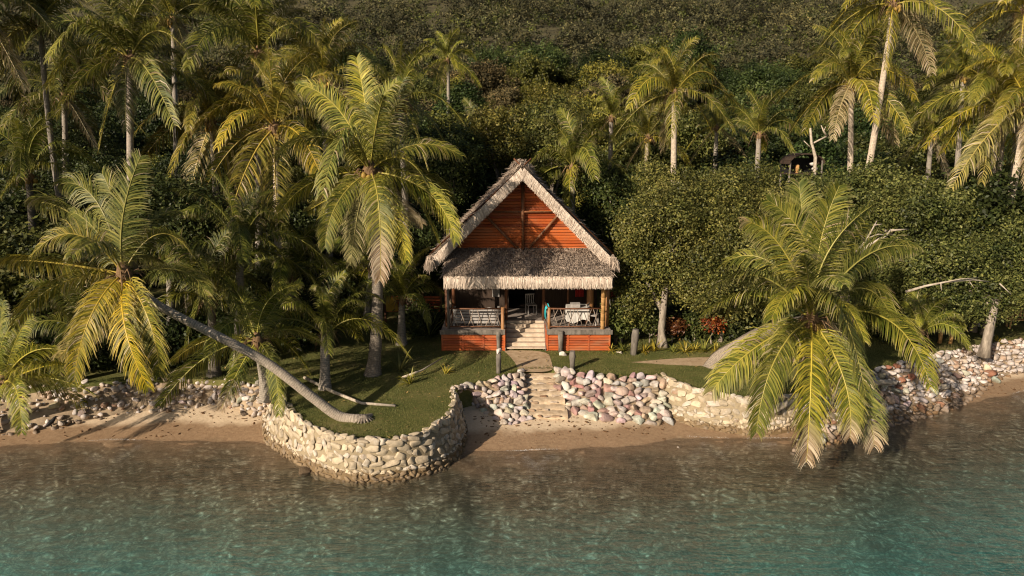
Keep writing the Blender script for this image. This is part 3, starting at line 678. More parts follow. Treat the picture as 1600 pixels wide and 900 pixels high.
# C: right front palm leaning to the water
cC = at(1268, 498, 20.0)
palm(cC, atz(1122, 566, 0), (-.4, -.8, -.55), 'bushy front palm with white dried frond tips hanging over the right wall', L=4.2, seed=3, r0=.30, r1=.17, path=[atz(1112, 580, -.2), at(1122, 560, 25.2), at(1150, 543, 24.8), at(1185, 522, 24.0), at(1225, 508, 22.3), at(1268, 500, 20.05)], tcol=(.95, .9, .85), explicit=[
    ((1262, 385, .6), (1198, 312, .8), {'droop': .5}), ((1282, 380, .3), (1312, 290, .4), {'droop': .5}), ((1258, 375, 1), (1248, 285, 1.7), {'droop': .5}), ((1222, 388, .6), (1163, 345, .8), {'tip': .1}),
    ((1180, 430, 0), (1092, 470, -.2), {}), ((1180, 462, -.7), (1100, 490, -1.2), {'y': .15}), ((1178, 545, -1.2), (1112, 612, -1.8), {'y': .2, 'tip': .08}), ((1212, 560, -1.5), (1182, 676, -2.1), {'y': .15}),
    ((1267, 600, -1.8), (1260, 722, -2.3), {'y': .25, 'tip': .3}), ((1318, 590, -1.5), (1328, 684, -2.0), {'tip': .22, 'y': .1}), ((1338, 600, -1.1), (1366, 698, -1.4), {'tip': .25}), ((1385, 498, -.2), (1454, 604, -.5), {'y': .1}),
    ((1350, 402, .4), (1432, 388, .5), {}), ((1345, 450, 1.2), (1394, 498, 1.8), {}), ((1310, 470, -1.2), (1352, 535, -2.4), {}), ((1235, 430, 1), (1208, 400, 2), {}), ((1310, 400, 1.4), (1352, 345, 2.3), {}),
    ((1240, 455, -1.3), (1205, 500, -2.8), {}), ((1290, 440, -1.2), (1318, 445, -2.8), {'droop': .7}), ((1262, 430, -1), (1255, 400, -2.2), {'droop': .7}), ((1300, 530, .8), (1345, 590, 1.2), {'dry': .7}), ((1225, 530, .9), (1190, 590, 1.3), {'dry': .3})])
# the rest: crown px, py, distance, base offset, reach; low hue and tcol paint shade
def gpalm(px, py, Y, bpx, bpy, L, n, seed, label, sway=(0, 0, 0), hue=(1, 1, 1), tcol=(1, 1, 1), base_z=None, **k):
    c = at(px, py, Y); Yb = k.pop('Yb', Y); b = at(bpx, bpy, Yb); zg = float(hill_z(b.x, Yb)) if Yb > 41 else 0.0
    b = Vector((b.x, Yb, zg if base_z is None else base_z)); return palm(c, b, sway, label, L, n, seed, hue=hue, tcol=tcol, **k)
WT = (1.7, 1.6, 1.5)
gpalm(203, 92, 31, 205, 420, 4.1, 24, 11, 'tall straight white trunked palm near the top left corner', tcol=(1.3, 1.25, 1.25), hue=(.9, .9, .9), sway=(-.15, 0, 0))
gpalm(62, 35, 32, 130, 420, 4.0, 22, 12, 'tall palm with a thin grey trunk bending up to the top left corner', sway=(-.5, 0, 0), hue=(.75, .75, .7), tcol=(.8, .8, .85), r0=.15, r1=.1)
gpalm(-30, 20, 30, -20, 420, 4.2, 20, 13, 'palm whose fronds enter at the far top left edge', hue=(.7, .65, .6))
gpalm(405, 85, 35, 400, 430, 4.6, 24, 14, 'dull green palm crown rising between the two tallest left palms', hue=(.75, .8, .7))
gpalm(430, 200, 31, 432, 440, 4.3, 24, 15, 'golden brown palm with many dry fronds left of the large crown', hue=(1.35, 1.05, .8), tcol=(1.5, 1.4, 1.3), elmin=-70)
gpalm(505, 125, 34, 515, 430, 4.0, 22, 16, 'olive palm crown showing just above and left of the large crown', hue=(1.15, 1.0, .8))
gpalm(330, 190, 34, 345, 440, 4.0, 22, 17, 'brownish palm in half shade between white trunk and golden palm', hue=(1.05, .85, .65), elmin=-70)
gpalm(625, 160, 34, 640, 420, 3.6, 20, 18, 'palm crown peeking out behind the right of the large crown', hue=(1.0, 1, .8))
gpalm(1054, 148, 38, 1053, 400, 3.8, 20, 21, 'white trunked palm standing above the round bushy tree', tcol=WT, hue=(1.1, 1.0, .85), r0=.2, r1=.14)
gpalm(1330, 132, 36, 1328, 400, 3.8, 22, 22, 'straight white trunked palm beside the taller bent one on the right', tcol=WT, hue=(1.1, 1.0, .85), sway=(.1, 0, 0))
gpalm(1396, 8, 34, 1322, 340, 3.7, 22, 23, 'tallest bent white trunked palm cut by the top edge on the right', tcol=WT, hue=(1.35, 1.15, .8), sway=(.3, 0, 0))
gpalm(1600, 20, 34, 1585, 400, 3.9, 22, 24, 'golden palm crown in the top right corner', hue=(1.4, 1.15, .75), tcol=WT)
gpalm(1562, 170, 31, 1540, 400, 3.6, 22, 25, 'yellow olive palm with a pair of white trunks below it', hue=(1.25, 1.1, .75), tcol=WT, r0=.14, r1=.11)
gpalm(1572, 180, 32, 1546, 410, 3.6, 14, 26, 'slim palm twinned with the yellow olive palm on the right', hue=(1.25, 1.05, .75), tcol=WT, r0=.13, r1=.1)
gpalm(1606, 165, 29.5, 1560, 400, 3.8, 22, 27, 'palm at the right edge with a rusty dead skirt and leaning white trunk', hue=(1.2, 1.0, .7), tcol=WT, elmin=-80)
gpalm(1505, 120, 40, 1500, 330, 3.4, 20, 28, 'olive palm crown between the bent palm and the right corner', hue=(.95, .95, .75))
gpalm(1455, 215, 40, 1450, 330, 3.0, 16, 29, 'low shaded palm below the right corner palms', hue=(.7, .75, .65))
gpalm(1186, 212, 36, 1186, 300, 2.8, 12, 30, 'young upright palm between the two white trunked palms', hue=(1.0, 1.0, .85), elmin=0, coco=False)
gpalm(1012, 215, 42, 1005, 290, 2.8, 16, 31, 'small palm with a short pale trunk left of the white trunked palm', hue=(1.1, 1.0, .8), tcol=WT)
gpalm(895, 262, 36, 895, 420, 3.6, 16, 32, 'shaded palm rising behind the right slope of the bungalow roof', hue=(.75, .8, .7), elmin=-20)
gpalm(742, 212, 44, 742, 330, 2.8, 14, 33, 'small pale palm on the slope left of the roof peak', hue=(.9, .9, .9))
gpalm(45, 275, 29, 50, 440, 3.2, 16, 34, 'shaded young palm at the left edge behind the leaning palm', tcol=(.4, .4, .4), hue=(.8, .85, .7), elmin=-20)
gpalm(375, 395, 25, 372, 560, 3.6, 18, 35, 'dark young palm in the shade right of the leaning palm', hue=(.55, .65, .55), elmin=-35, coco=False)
gpalm(508, 525, 23.2, 508, 612, 3.1, 14, 36, 'squat young palm with a scaly stump on the left lawn', hue=(.85, .9, .75), elmin=-12, coco=False, r0=.17, r1=.16, Yb=22.6, base_z=0)
gpalm(402, 532, 21.8, 420, 640, 3.2, 13, 37, 'low palm with pale hanging fronds beneath the leaning trunk', hue=(1.2, 1.2, .9), elmin=-30, coco=False, Yb=22, base_z=0, explicit=[((322, 558, -.6), (250, 634, -1.2), {'droop': .7}), ((330, 530, 0), (268, 566, 0), {}), ((372, 580, -.8), (345, 640, -1.3), {'tip': .3}), ((428, 575, -.7), (436, 648, -1.1), {}), ((455, 515, .3), (505, 540, .5), {}), ((385, 480, .5), (352, 436, .9), {}), ((430, 478, .6), (470, 440, 1.2), {})])
gpalm(6, 598, 20.6, -25, 650, 3.0, 15, 38, 'low palm at the bottom left whose frond hangs over the sand', hue=(1.35, 1.3, .9), elmin=-45, coco=False, Yb=21.2, base_z=-.5, explicit=[((75, 590, -.3), (150, 618, -.5), {}), ((26, 610, -1.0), (34, 676, -1.6), {'y': .3, 'droop': .6}), ((45, 552, -.2), (100, 548, -.3), {'y': .2}), ((20, 545, 0), (48, 490, 0), {'y': .2}), ((0, 540, .3), (5, 470, .6), {}), ((60, 575, -.9), (105, 570, -1.6), {'y': .3}), ((-20, 560, 0), (-60, 560, 0), {}), ((-10, 630, -.8), (-25, 680, -1.2), {})])
gpalm(628, 470, 28, 628, 560, 2.6, 13, 39, 'small palm between the large trunk and the bungalow', hue=(.8, .85, .7), elmin=-10, coco=False)
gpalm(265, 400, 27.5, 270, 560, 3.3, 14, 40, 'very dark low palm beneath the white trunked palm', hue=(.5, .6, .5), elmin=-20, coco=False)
gpalm(700, 545, 30.5, 700, 560, 1.6, 0, 41, 'x', trunk=False) if False else None
gpalm(1440, 520, 25.5, 1436, 545, 2.0, 11, 42, 'very small palm sprouting behind the right rubble', hue=(.9, .95, .75), elmin=5, coco=False, r0=.08, r1=.07, base_z=0)
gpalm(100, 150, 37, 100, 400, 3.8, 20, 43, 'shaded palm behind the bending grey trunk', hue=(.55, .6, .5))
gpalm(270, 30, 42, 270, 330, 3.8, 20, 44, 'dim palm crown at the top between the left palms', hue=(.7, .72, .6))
gpalm(580, 420, 31, 575, 560, 3.2, 15, 45, 'dark low palm under the large crown', hue=(.6, .7, .6), elmin=-20, coco=False)

gpalm(700, 95, 58, 700, 150, 3.2, 16, 51, 'small yellow green palm high on the slope left of the roof peak', hue=(1.2, 1.2, .8), coco=False)
gpalm(955, 185, 44, 955, 260, 3.0, 15, 52, 'dull palm on the slope right of the roof peak', hue=(.85, .9, .7), coco=False)
gpalm(1120, 200, 44, 1120, 270, 3.0, 15, 53, 'shaded palm between the white trunked palm and the young upright palm', hue=(.8, .85, .7), coco=False)
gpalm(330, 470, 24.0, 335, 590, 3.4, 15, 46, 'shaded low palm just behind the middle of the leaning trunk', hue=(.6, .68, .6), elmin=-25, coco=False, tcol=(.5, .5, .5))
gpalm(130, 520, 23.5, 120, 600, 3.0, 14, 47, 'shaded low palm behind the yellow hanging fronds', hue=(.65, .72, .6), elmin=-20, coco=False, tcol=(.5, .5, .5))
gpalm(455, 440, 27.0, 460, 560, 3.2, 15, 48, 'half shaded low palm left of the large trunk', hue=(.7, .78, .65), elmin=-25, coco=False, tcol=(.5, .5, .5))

# ------------------------------------------------------------------ broadleaf trees
def crown_mesh(lobes, n, size, seed, mat, per=26, sig=.28, upb=.35, name='crown'):
    r = np.random.default_rng(seed); L = np.array(lobes, float)       # cx,cy,cz,rx,ry,rz
    a = L[:, 3] * L[:, 4] + L[:, 3] * L[:, 5] + L[:, 4] * L[:, 5]; ncl = max(n // per, 1)
    li = r.choice(len(L), ncl, p=a / a.sum()); d = r.normal(size=(ncl, 3)); d /= np.linalg.norm(d, axis=1)[:, None]
    rad = r.uniform(.72, 1.06, ncl)[:, None]; cc = L[li, :3] + d * L[li, 3:] * rad
    ok = np.ones(ncl, bool)                                           # drop clusters buried deep in other lobes
    for k in range(len(L)):
        q_ = (cc - L[k, :3]) / L[k, 3:]; ok &= ~((np.linalg.norm(q_, axis=1) < .62) & (li != k))
    cc, d = cc[ok], d[ok]; ncl = len(cc); m_ = ncl * per
    P = np.repeat(cc, per, 0) + r.normal(size=(m_, 3)) * sig * np.repeat(r.uniform(.6, 1.3, ncl), per)[:, None]
    nrm = np.repeat(d, per, 0) * .7 + r.normal(size=(m_, 3)) * .55 + np.array([0, 0, upb]); nrm /= np.linalg.norm(nrm, axis=1)[:, None]
    D = r.normal(size=(m_, 3)); D -= nrm * (D * nrm).sum(1)[:, None]; D /= np.linalg.norm(D, axis=1)[:, None]; W = np.cross(nrm, D)
    s_ = (size * r.uniform(.6, 1.25, m_))[:, None]
    V = np.stack([P, P + D * s_ * .45 + W * s_ * .27 - nrm * s_ * .06, P + D * s_ - nrm * s_ * .12, P + D * s_ * .45 - W * s_ * .27 - nrm * s_ * .06], 1).reshape(-1, 3)
    return mesh_np(name, V, np.arange(4 * m_).reshape(-1, 4), mat, attrs={'tone': np.repeat(np.repeat(np.clip(r.normal(size=ncl) * .28, -.6, .8), per), 4)})
def limbs_mb(base, targets, r0, bend=.3):
    mb = MB(); b = Vector(base); h_ = sum(t_[2] for t_ in targets) / max(len(targets), 1); f_ = b + Vector((R.uniform(-.1, .1), R.uniform(-.1, .1), max(.5 * (h_ - b.z), .2)))
    mb.tube([b, b.lerp(f_, .3), f_], [r0 * 1.5, r0 * 1.05, r0 * .95], 9, jit=.08); b = f_ - Vector((0, 0, .05)); r0 = r0 * .75
    for t_ in targets:
        t_ = Vector(t_); m_ = b.lerp(t_, .45) + Vector((R.uniform(-bend, bend), R.uniform(-bend, bend), R.uniform(0, bend)))
        mb.tube(smooth_curve([b, b.lerp(m_, .5) + Vector((R.uniform(-.1, .1),) * 3), m_, t_], 1), [r0 * k for k in (1, .9, .8, .7, .6, .5, .35, .2)][:len(smooth_curve([b, b, m_, t_], 1))], 7, jit=.1)
    return mb
def rand_lobes(seed, rx, rz, k=7):
    r = random.Random(seed); out = [(0, 0, rz, rx * .75, rx * .75, rz * .85)]
    for _ in range(k):
        a = r.uniform(0, 6.28); d = r.uniform(.35, .7) * rx; out.append((math.cos(a) * d, math.sin(a) * d, rz * r.uniform(.55, 1.6), rx * r.uniform(.3, .5), rx * r.uniform(.3, .5), rz * r.uniform(.3, .5)))
    return out
def tree(name, root_pos, lobes, n, size, seed, mat, label, cat='tree', group=None, hue=(1, 1, 1), limbs=5, r0=.16, sig=.28, trunk_mat=None):
    root = empty(name, root_pos, label, cat, group)
    link('crown', crown_mesh(lumpify(lobes, seed) if n > 40000 else lobes, n, size, seed, mat, per=40 if n > 40000 else 26, sig=sig if n < 40000 else .21), root, color=hue + (1,))
    tg = [Vector(l[:3]) + Vector((0, 0, -.1)) for l in lobes[:limbs]]
    limbs_mb((0, 0, -.1), tg, r0).build('trunk', trunk_mat or M['bark'], root)
    return root
def lumpify(lobes, seed, k=7):
    r = random.Random(seed); out = []
    for cx, cy, cz, rx, ry, rz in lobes:
        out.append((cx, cy, cz, rx * .78, ry * .78, rz * .78))
        for _ in range(k):
            d = Vector((r.gauss(0, 1), r.gauss(-.5, 1), r.gauss(.2, .9))).normalized(); f = r.uniform(.28, .46); out.append((cx + d.x * rx * .78, cy + d.y * ry * .78, cz + d.z * rz * .78, rx * f, ry * f, rz * f))
    return out
def lobes_px(specs, root, sq=1.0):
    out = []
    for px, py, Y, rpx, rpy, ry in specs:
        p = at(px, py, Y) - Vector(root); k = Y / F; out.append((p.x, p.y, p.z, rpx * k, ry, rpy * k * sq))
    return out
rt = Vector((at(1035, 530, 27.6).x, 27.6, 0))
tree('broadleaf_tree', rt, lobes_px([(1060, 380, 29.5, 70, 75, 2.0), (1010, 430, 28.5, 50, 55, 1.5), (1000, 360, 29, 40, 55, 1.4), (1050, 300, 31, 55, 45, 2), (1110, 320, 31, 60, 55, 2.2), (1160, 390, 29, 60, 80, 1.8), (1100, 450, 27.8, 60, 40, 1.5), (985, 470, 28, 28, 40, .9), (1150, 290, 32.5, 60, 35, 2), (1190, 330, 31, 50, 50, 2)], rt), 150000, .125, 51, M['leafA'],
     'round dense olive green tree beside the right of the bungalow', hue=(1.05, 1.05, 1), r0=.0001, limbs=1)
# its pale trunk
o = [c for c in COL.objects if c.name.startswith('trunk')][-1]; bpy.data.objects.remove(o)
rtree = [c for c in COL.objects if c.name == 'broadleaf_tree'][0]
mb = MB(); mb.tube([(0, 0, -.1), (-.02, 0, .3), (-.05, 0, .8), (0, .1, 1.6), (.2, .6, 3)], [.30, .20, .15, .15, .1], 10, jit=.08); mb.tube([(0, .1, 1.5), (-.6, .8, 2.6)], [.12, .07], 7); mb.build('trunk', M['bark'], rtree)
rt = Vector((at(1541, 530, 26.6).x, 26.6, 0))
r2 = tree('broadleaf_tree', rt, lobes_px([(1300, 310, 31, 70, 50, 2), (1375, 296, 31, 60, 50, 2.2), (1460, 318, 30.5, 70, 42, 2.2), (1535, 358, 30, 70, 44, 2), (1605, 412, 29, 65, 42, 1.8), (1430, 340, 29, 70, 36, 1.6), (1320, 370, 29.5, 60, 45, 1.6), (1480, 400, 28, 80, 40, 1.6), (1450, 470, 27.2, 50, 32, 1.2), (1530, 460, 27.5, 70, 38, 1.4), (1600, 430, 28.5, 55, 30, 1.4), (1400, 440, 28, 50, 45, 1.4), (1340, 440, 28.5, 45, 35, 1.5), (1260, 300, 32, 50, 35, 1.6), (1670, 425, 29, 60, 45, 1.8), (1500, 440, 27.6, 60, 40, 1.4), (1570, 430, 27.8, 60, 45, 1.4), (1480, 480, 27.2, 40, 26, 1.0), (1520, 470, 27.2, 34, 24, 1.0)], rt, .9), 210000, .135, 52, M['leafA'],
     'wide spreading green tree with bare pale branches on the right shore', hue=(.85, .95, .95), r0=.17, limbs=9)
mb = MB()
def branch(mb, P, r, Y):
    pts = [at(px, py, Y - dy) - rt for px, py, dy in P]; mb.tube(pts, [r * (1 - .7 * i / (len(pts) - 1)) for i in range(len(pts))], 6, jit=.1)
for P_, rr_ in [([(1335, 397, 0), (1352, 378, .2), (1362, 360, .3), (1370, 345, .2)], .06), ([(1340, 398, 0), (1362, 380, .3), (1385, 368, .3), (1392, 358, .2)], .08), ([(1352, 378, .2), (1336, 352, .4), (1326, 338, .3)], .05), ([(1385, 368, .3), (1372, 366, .5), (1358, 371, .5)], .04), ([(1392, 360, .2), (1420, 358, 0)], .05), ([(1365, 352, .3), (1378, 350, .4)], .03)]: branch(mb, P_, rr_, 27.2)
for P_, rr_ in [([(1415, 456, 0), (1445, 447, .3), (1475, 441, .4), (1520, 437, .4), (1545, 440, .3)], .06), ([(1475, 441, .4), (1500, 436, .6), (1530, 434, .5)], .03), ([(1515, 440, .4), (1522, 450, .5)], .02), ([(1470, 442, .4), (1471, 454, .5)], .03), ([(1562, 443, .3), (1580, 460, .4)], .03)]: branch(mb, P_, rr_, 26.0)
mb.build('bare_branch', M['driftwood'], r2)
# dark shrubs and understorey, left and behind the house; low hues paint their shade
def shrub(px, py, Y, rx, rz, n, seed, mat, label, hue=(1, 1, 1), size=.16, name='shrub', cat='shrub', group=None):
    p = at(px, py, Y); zg = float(hill_z(p.x, Y)) if Y > 41 else 0.0; root = (p.x, Y, zg); h = max(p.z - zg, .5)
    lb = rand_lobes(seed, rx, rz); lb = [(a, b, c_ + h - rz, d, e, f_) for a, b, c_, d, e, f_ in lb]
    return tree(name, root, lb, n, size, seed, mat, label, cat, group, hue, 4, .09 if rx < 2 else .14, .22)
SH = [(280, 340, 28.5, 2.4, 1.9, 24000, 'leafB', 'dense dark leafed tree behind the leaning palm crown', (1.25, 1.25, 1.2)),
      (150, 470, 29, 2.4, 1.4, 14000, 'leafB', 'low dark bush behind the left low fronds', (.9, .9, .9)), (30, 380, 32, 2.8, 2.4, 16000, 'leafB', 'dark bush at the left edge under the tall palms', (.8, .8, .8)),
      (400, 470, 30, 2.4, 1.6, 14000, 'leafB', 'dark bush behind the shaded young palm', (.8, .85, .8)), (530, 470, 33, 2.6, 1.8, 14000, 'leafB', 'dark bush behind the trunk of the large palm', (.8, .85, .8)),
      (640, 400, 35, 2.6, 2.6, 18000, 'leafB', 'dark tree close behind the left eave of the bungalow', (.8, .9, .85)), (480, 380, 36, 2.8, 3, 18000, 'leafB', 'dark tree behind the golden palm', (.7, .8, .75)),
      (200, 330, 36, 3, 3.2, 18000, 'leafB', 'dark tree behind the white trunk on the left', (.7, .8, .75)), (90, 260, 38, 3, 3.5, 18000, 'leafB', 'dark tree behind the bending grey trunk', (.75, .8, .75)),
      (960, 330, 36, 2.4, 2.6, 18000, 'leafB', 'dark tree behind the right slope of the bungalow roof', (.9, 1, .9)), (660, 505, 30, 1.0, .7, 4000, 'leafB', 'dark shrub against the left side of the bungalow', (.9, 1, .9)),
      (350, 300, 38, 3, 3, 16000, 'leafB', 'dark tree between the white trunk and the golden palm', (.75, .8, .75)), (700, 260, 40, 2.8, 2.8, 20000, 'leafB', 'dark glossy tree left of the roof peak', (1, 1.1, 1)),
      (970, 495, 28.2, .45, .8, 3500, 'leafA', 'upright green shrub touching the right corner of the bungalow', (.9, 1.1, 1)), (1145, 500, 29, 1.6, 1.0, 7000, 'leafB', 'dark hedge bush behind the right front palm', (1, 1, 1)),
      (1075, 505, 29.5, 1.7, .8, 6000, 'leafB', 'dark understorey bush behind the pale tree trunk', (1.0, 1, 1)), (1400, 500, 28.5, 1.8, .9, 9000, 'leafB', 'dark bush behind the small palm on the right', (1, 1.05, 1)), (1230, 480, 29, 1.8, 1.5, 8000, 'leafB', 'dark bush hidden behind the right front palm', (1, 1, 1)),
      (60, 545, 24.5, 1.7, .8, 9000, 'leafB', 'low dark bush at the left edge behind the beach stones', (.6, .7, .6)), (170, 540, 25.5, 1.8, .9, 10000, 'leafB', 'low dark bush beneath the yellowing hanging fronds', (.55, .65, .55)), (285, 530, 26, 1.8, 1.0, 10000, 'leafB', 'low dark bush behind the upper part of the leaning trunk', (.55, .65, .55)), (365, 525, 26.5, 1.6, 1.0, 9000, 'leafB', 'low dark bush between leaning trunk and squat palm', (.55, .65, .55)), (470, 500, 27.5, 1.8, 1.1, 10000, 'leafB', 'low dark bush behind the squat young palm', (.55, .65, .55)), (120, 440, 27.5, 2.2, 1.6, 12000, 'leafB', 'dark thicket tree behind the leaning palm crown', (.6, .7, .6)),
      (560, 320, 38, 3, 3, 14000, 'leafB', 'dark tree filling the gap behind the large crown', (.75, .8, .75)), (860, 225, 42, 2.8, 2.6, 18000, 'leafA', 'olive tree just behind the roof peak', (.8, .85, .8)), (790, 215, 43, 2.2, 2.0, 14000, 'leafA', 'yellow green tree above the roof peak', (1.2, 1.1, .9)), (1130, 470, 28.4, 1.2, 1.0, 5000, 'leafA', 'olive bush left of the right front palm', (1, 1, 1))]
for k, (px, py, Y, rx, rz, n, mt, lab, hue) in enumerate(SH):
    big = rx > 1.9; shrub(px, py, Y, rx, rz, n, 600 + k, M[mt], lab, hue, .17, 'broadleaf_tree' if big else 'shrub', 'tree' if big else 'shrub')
# jungle trees on the lower slope: six kinds copied
kinds = []
for k, (mt, rx, rz, nm) in enumerate([('leafA', 2.6, 2.0, 'olive green'), ('leafB', 2.8, 2.3, 'dark green'), ('leafA', 2.2, 1.7, 'light olive'), ('leafB', 2.4, 2.6, 'blackish green'), ('leafC', 2.2, 1.6, 'brownish dry'), ('leafA', 3.0, 1.8, 'yellow olive')]):
    lb = rand_lobes(700 + k, rx, rz, 9); lb = [(a, b, c_ + 1.2, d, e, f_) for a, b, c_, d, e, f_ in lb]
    kinds.append((crown_mesh(lumpify(lb, k, 4), 26000, .19, 700 + k, M[mt], per=36, sig=.22), lb, nm))
trunkme = []
for me_, lb, nm in kinds:
    o = limbs_mb((0, 0, -.4), [Vector(l[:3]) for l in lb[:5]], .14).build('trunk', M['bark']); trunkme.append(o.data); bpy.data.objects.remove(o)
HU = [(.72, .80, .72), (.85, 1.0, .95), (.95, 1.0, .75), (.75, .95, .9), (.8, .8, .75), (1.15, 1.08, .7)]
cnt = 0; spots = []
rj = random.Random(77)
for row, Y0 in enumerate(np.arange(43, 78, 3.6)):
    half = Y0 * .80; step = 3.5; x = -half + rj.uniform(0, step)
    while x < half:
        spots.append((x + rj.uniform(-.8, .8), Y0 + rj.uniform(-1.4, 1.4))); x += step * rj.uniform(.8, 1.25)
COLS = [(110, 'behind the top left corner palms'), (210, 'behind the left white trunk'), (310, 'right of the left white trunk'), (420, 'behind the dull green palm'), (520, 'behind the golden palm'), (620, 'behind the large palm crown'), (720, 'left of the pale small palm'), (800, 'left of the roof peak'), (880, 'right of the roof peak'), (970, 'behind the shaded roofside palm'), (1060, 'behind the round tree'), (1150, 'right of the white trunked palm'), (1240, 'behind the young upright palm'), (1330, 'above the hidden shelter'), (1420, 'behind the tall bent palm'), (1510, 'left of the corner palms'), (9999, 'behind the right edge palms')]
def region(x, Y):
    px = 800 + x / Y * F * .98
    b = 'at the slope foot' if Y < 46 else 'low on the slope' if Y < 53 else 'part way up' if Y < 60 else 'midway up' if Y < 67 else 'high up'
    return b + ', ' + [t_ for l_, t_ in COLS if px < l_][0]
seen = {}
spots = [s_ for s_ in spots if abs(s_[0]) < s_[1] * .8][:]
for x, Y in spots[:290]:
    k = rj.choices(range(6), (3, 3, 3, 2, 1, 3) if Y < 60 else (2, 2, 3, 1, 4, 3))[0]
    me_, lb, nm = kinds[k]; z = float(hill_z(x, Y)); sc_ = rj.uniform(.6, 1.4)
    lab = f'{nm} jungle tree {region(x, Y)}'
    if lab in seen: lab = ('small ' if sc_ < seen[lab] else 'large ') + lab
    seen[lab] = sc_
    root = empty('jungle_tree', (x, Y, z), lab, 'tree', lab.replace('tree', 'trees')); root.rotation_euler = (0, 0, rj.uniform(0, 6.28)); root.scale = (sc_, sc_, sc_ * rj.uniform(.8, 1.15))
    h = HU[k]; v = rj.uniform(.5, 1.35); link('crown', me_, root, color=(h[0] * v, h[1] * v, h[2] * v, 1)); link('trunk', trunkme[k], root)
for k_, (x, Y) in enumerate([(-19, 27), (-23, 31), (-21, 36), (-27, 27), (-28, 35), (-33, 30), (-34, 39), (-25, 41), (21, 30), (25, 34), (23, 40), (29, 29), (31, 38), (36, 33), (-40, 34), (-39, 43), (40, 42), (-30, 46), (-36, 52), (-44, 50), (36, 48), (44, 52)]):
    k = (0, 1, 3)[k_ % 3]; me_, lb, nm = kinds[k]; lab = f'{nm} tree standing beyond the {"left" if x < 0 else "right"} end of the garden'
    root = empty('jungle_tree', (x, Y, float(hill_z(x, Y))), lab, 'tree', lab.replace('tree', 'trees')); root.rotation_euler = (0, 0, k_ * 1.1); root.scale = (1.15,) * 3
    link('crown', me_, root, color=(.7, .75, .7, 1)); link('trunk', trunkme[k], root)
# far slope scrub as one mass
def forest(n, y0, y1, size, seed, mat, hue, name, label, hgt=2.2, cell=2.6, dens=None):
    r = np.random.default_rng(seed); ncl = n // 30
    nd_ = max(int((y1 - y0) * (y0 + y1) * 1.15 / (cell * cell) * 1.15), 10)
    dy = r.uniform(y0, y1, nd_); dx = r.uniform(-1.15, 1.15, nd_) * dy; dr = cell * r.uniform(.35, .95, nd_); dh = hgt * r.uniform(.35, 1.15, nd_); dt = np.clip(r.normal(size=nd_) * .35, -.7, .9)
    di = r.choice(nd_, ncl, p=dr ** 2 / (dr ** 2).sum()); v_ = r.normal(size=(ncl, 3)); v_ /= np.linalg.norm(v_, axis=1)[:, None]; v_[:, 2] = np.abs(v_[:, 2]); v_ *= r.uniform(.75, 1.08, ncl)[:, None]
    X = dx[di] + v_[:, 0] * dr[di]; Y = dy[di] + v_[:, 1] * dr[di]; Z = hill_z(X, Y) + v_[:, 2] * dh[di] + .15; tone = np.clip(dt[di] + r.normal(size=ncl) * .22, -.85, 1)
    per = 30; m_ = ncl * per; P = np.repeat(np.stack([X, Y, Z], 1), per, 0) + r.normal(size=(m_, 3)) * .30
    nrm = r.normal(size=(m_, 3)) * .7 + np.array([-.1, -.4, .6]); nrm /= np.linalg.norm(nrm, axis=1)[:, None]
    D = r.normal(size=(m_, 3)); D -= nrm * (D * nrm).sum(1)[:, None]; D /= np.linalg.norm(D, axis=1)[:, None]; W = np.cross(nrm, D)
    s_ = (size * r.uniform(.6, 1.3, m_))[:, None]
    V = np.stack([P, P + D * s_ * .45 + W * s_ * .26, P + D * s_, P + D * s_ * .45 - W * s_ * .26], 1).reshape(-1, 3)
    tag(link(name, mesh_np(name, V, np.arange(4 * m_).reshape(-1, 4), mat, attrs={'tone': np.repeat(np.repeat(tone, per), 4)}), color=hue + (1,)), label, 'scrub', kind='stuff')
forest(400000, 74, 130, .38, 31, M['leafC'], (.48, .57, .56), 'hillside_scrub', 'grey brown scrub covering the upper hillside', 3.6, 5.0)
forest(170000, 74, 130, .34, 32, M['leafA'], (.52, .60, .52), 'hillside_bush', 'dull green bushes scattered through the upper hillside scrub', 3.0, 3.9)
forest(190000, 40, 78, .30, 33, M['leafB'], (.85, .95, .85), 'slope_undergrowth', 'dark green undergrowth between the slope trees', .9, 1.7)
forest(45000, 58, 72, .32, 34, M['leafC'], (1.35, 1.25, .95), 'dry_grass', 'patches of straw coloured undergrowth on the mid slope', 2.0, 2.0)

# ------------------------------------------------------------------ bungalow
HO = Vector((.55, 27, 0))
H = empty('beach_bungalow', HO, 'orange timber bungalow with steep thatched gable roof and open front porch above the beach steps', 'house')
FL, XL, XR, SL, SR = .92, -2.90, 4.04, -.28, 1.42
YB = 28.55
def hb(mb, name, mat, parent=H, label=None):
    if parent is H: return mb.build(name, mat, H, HO, label)
    return mb.build(name, mat, parent, HO, label)
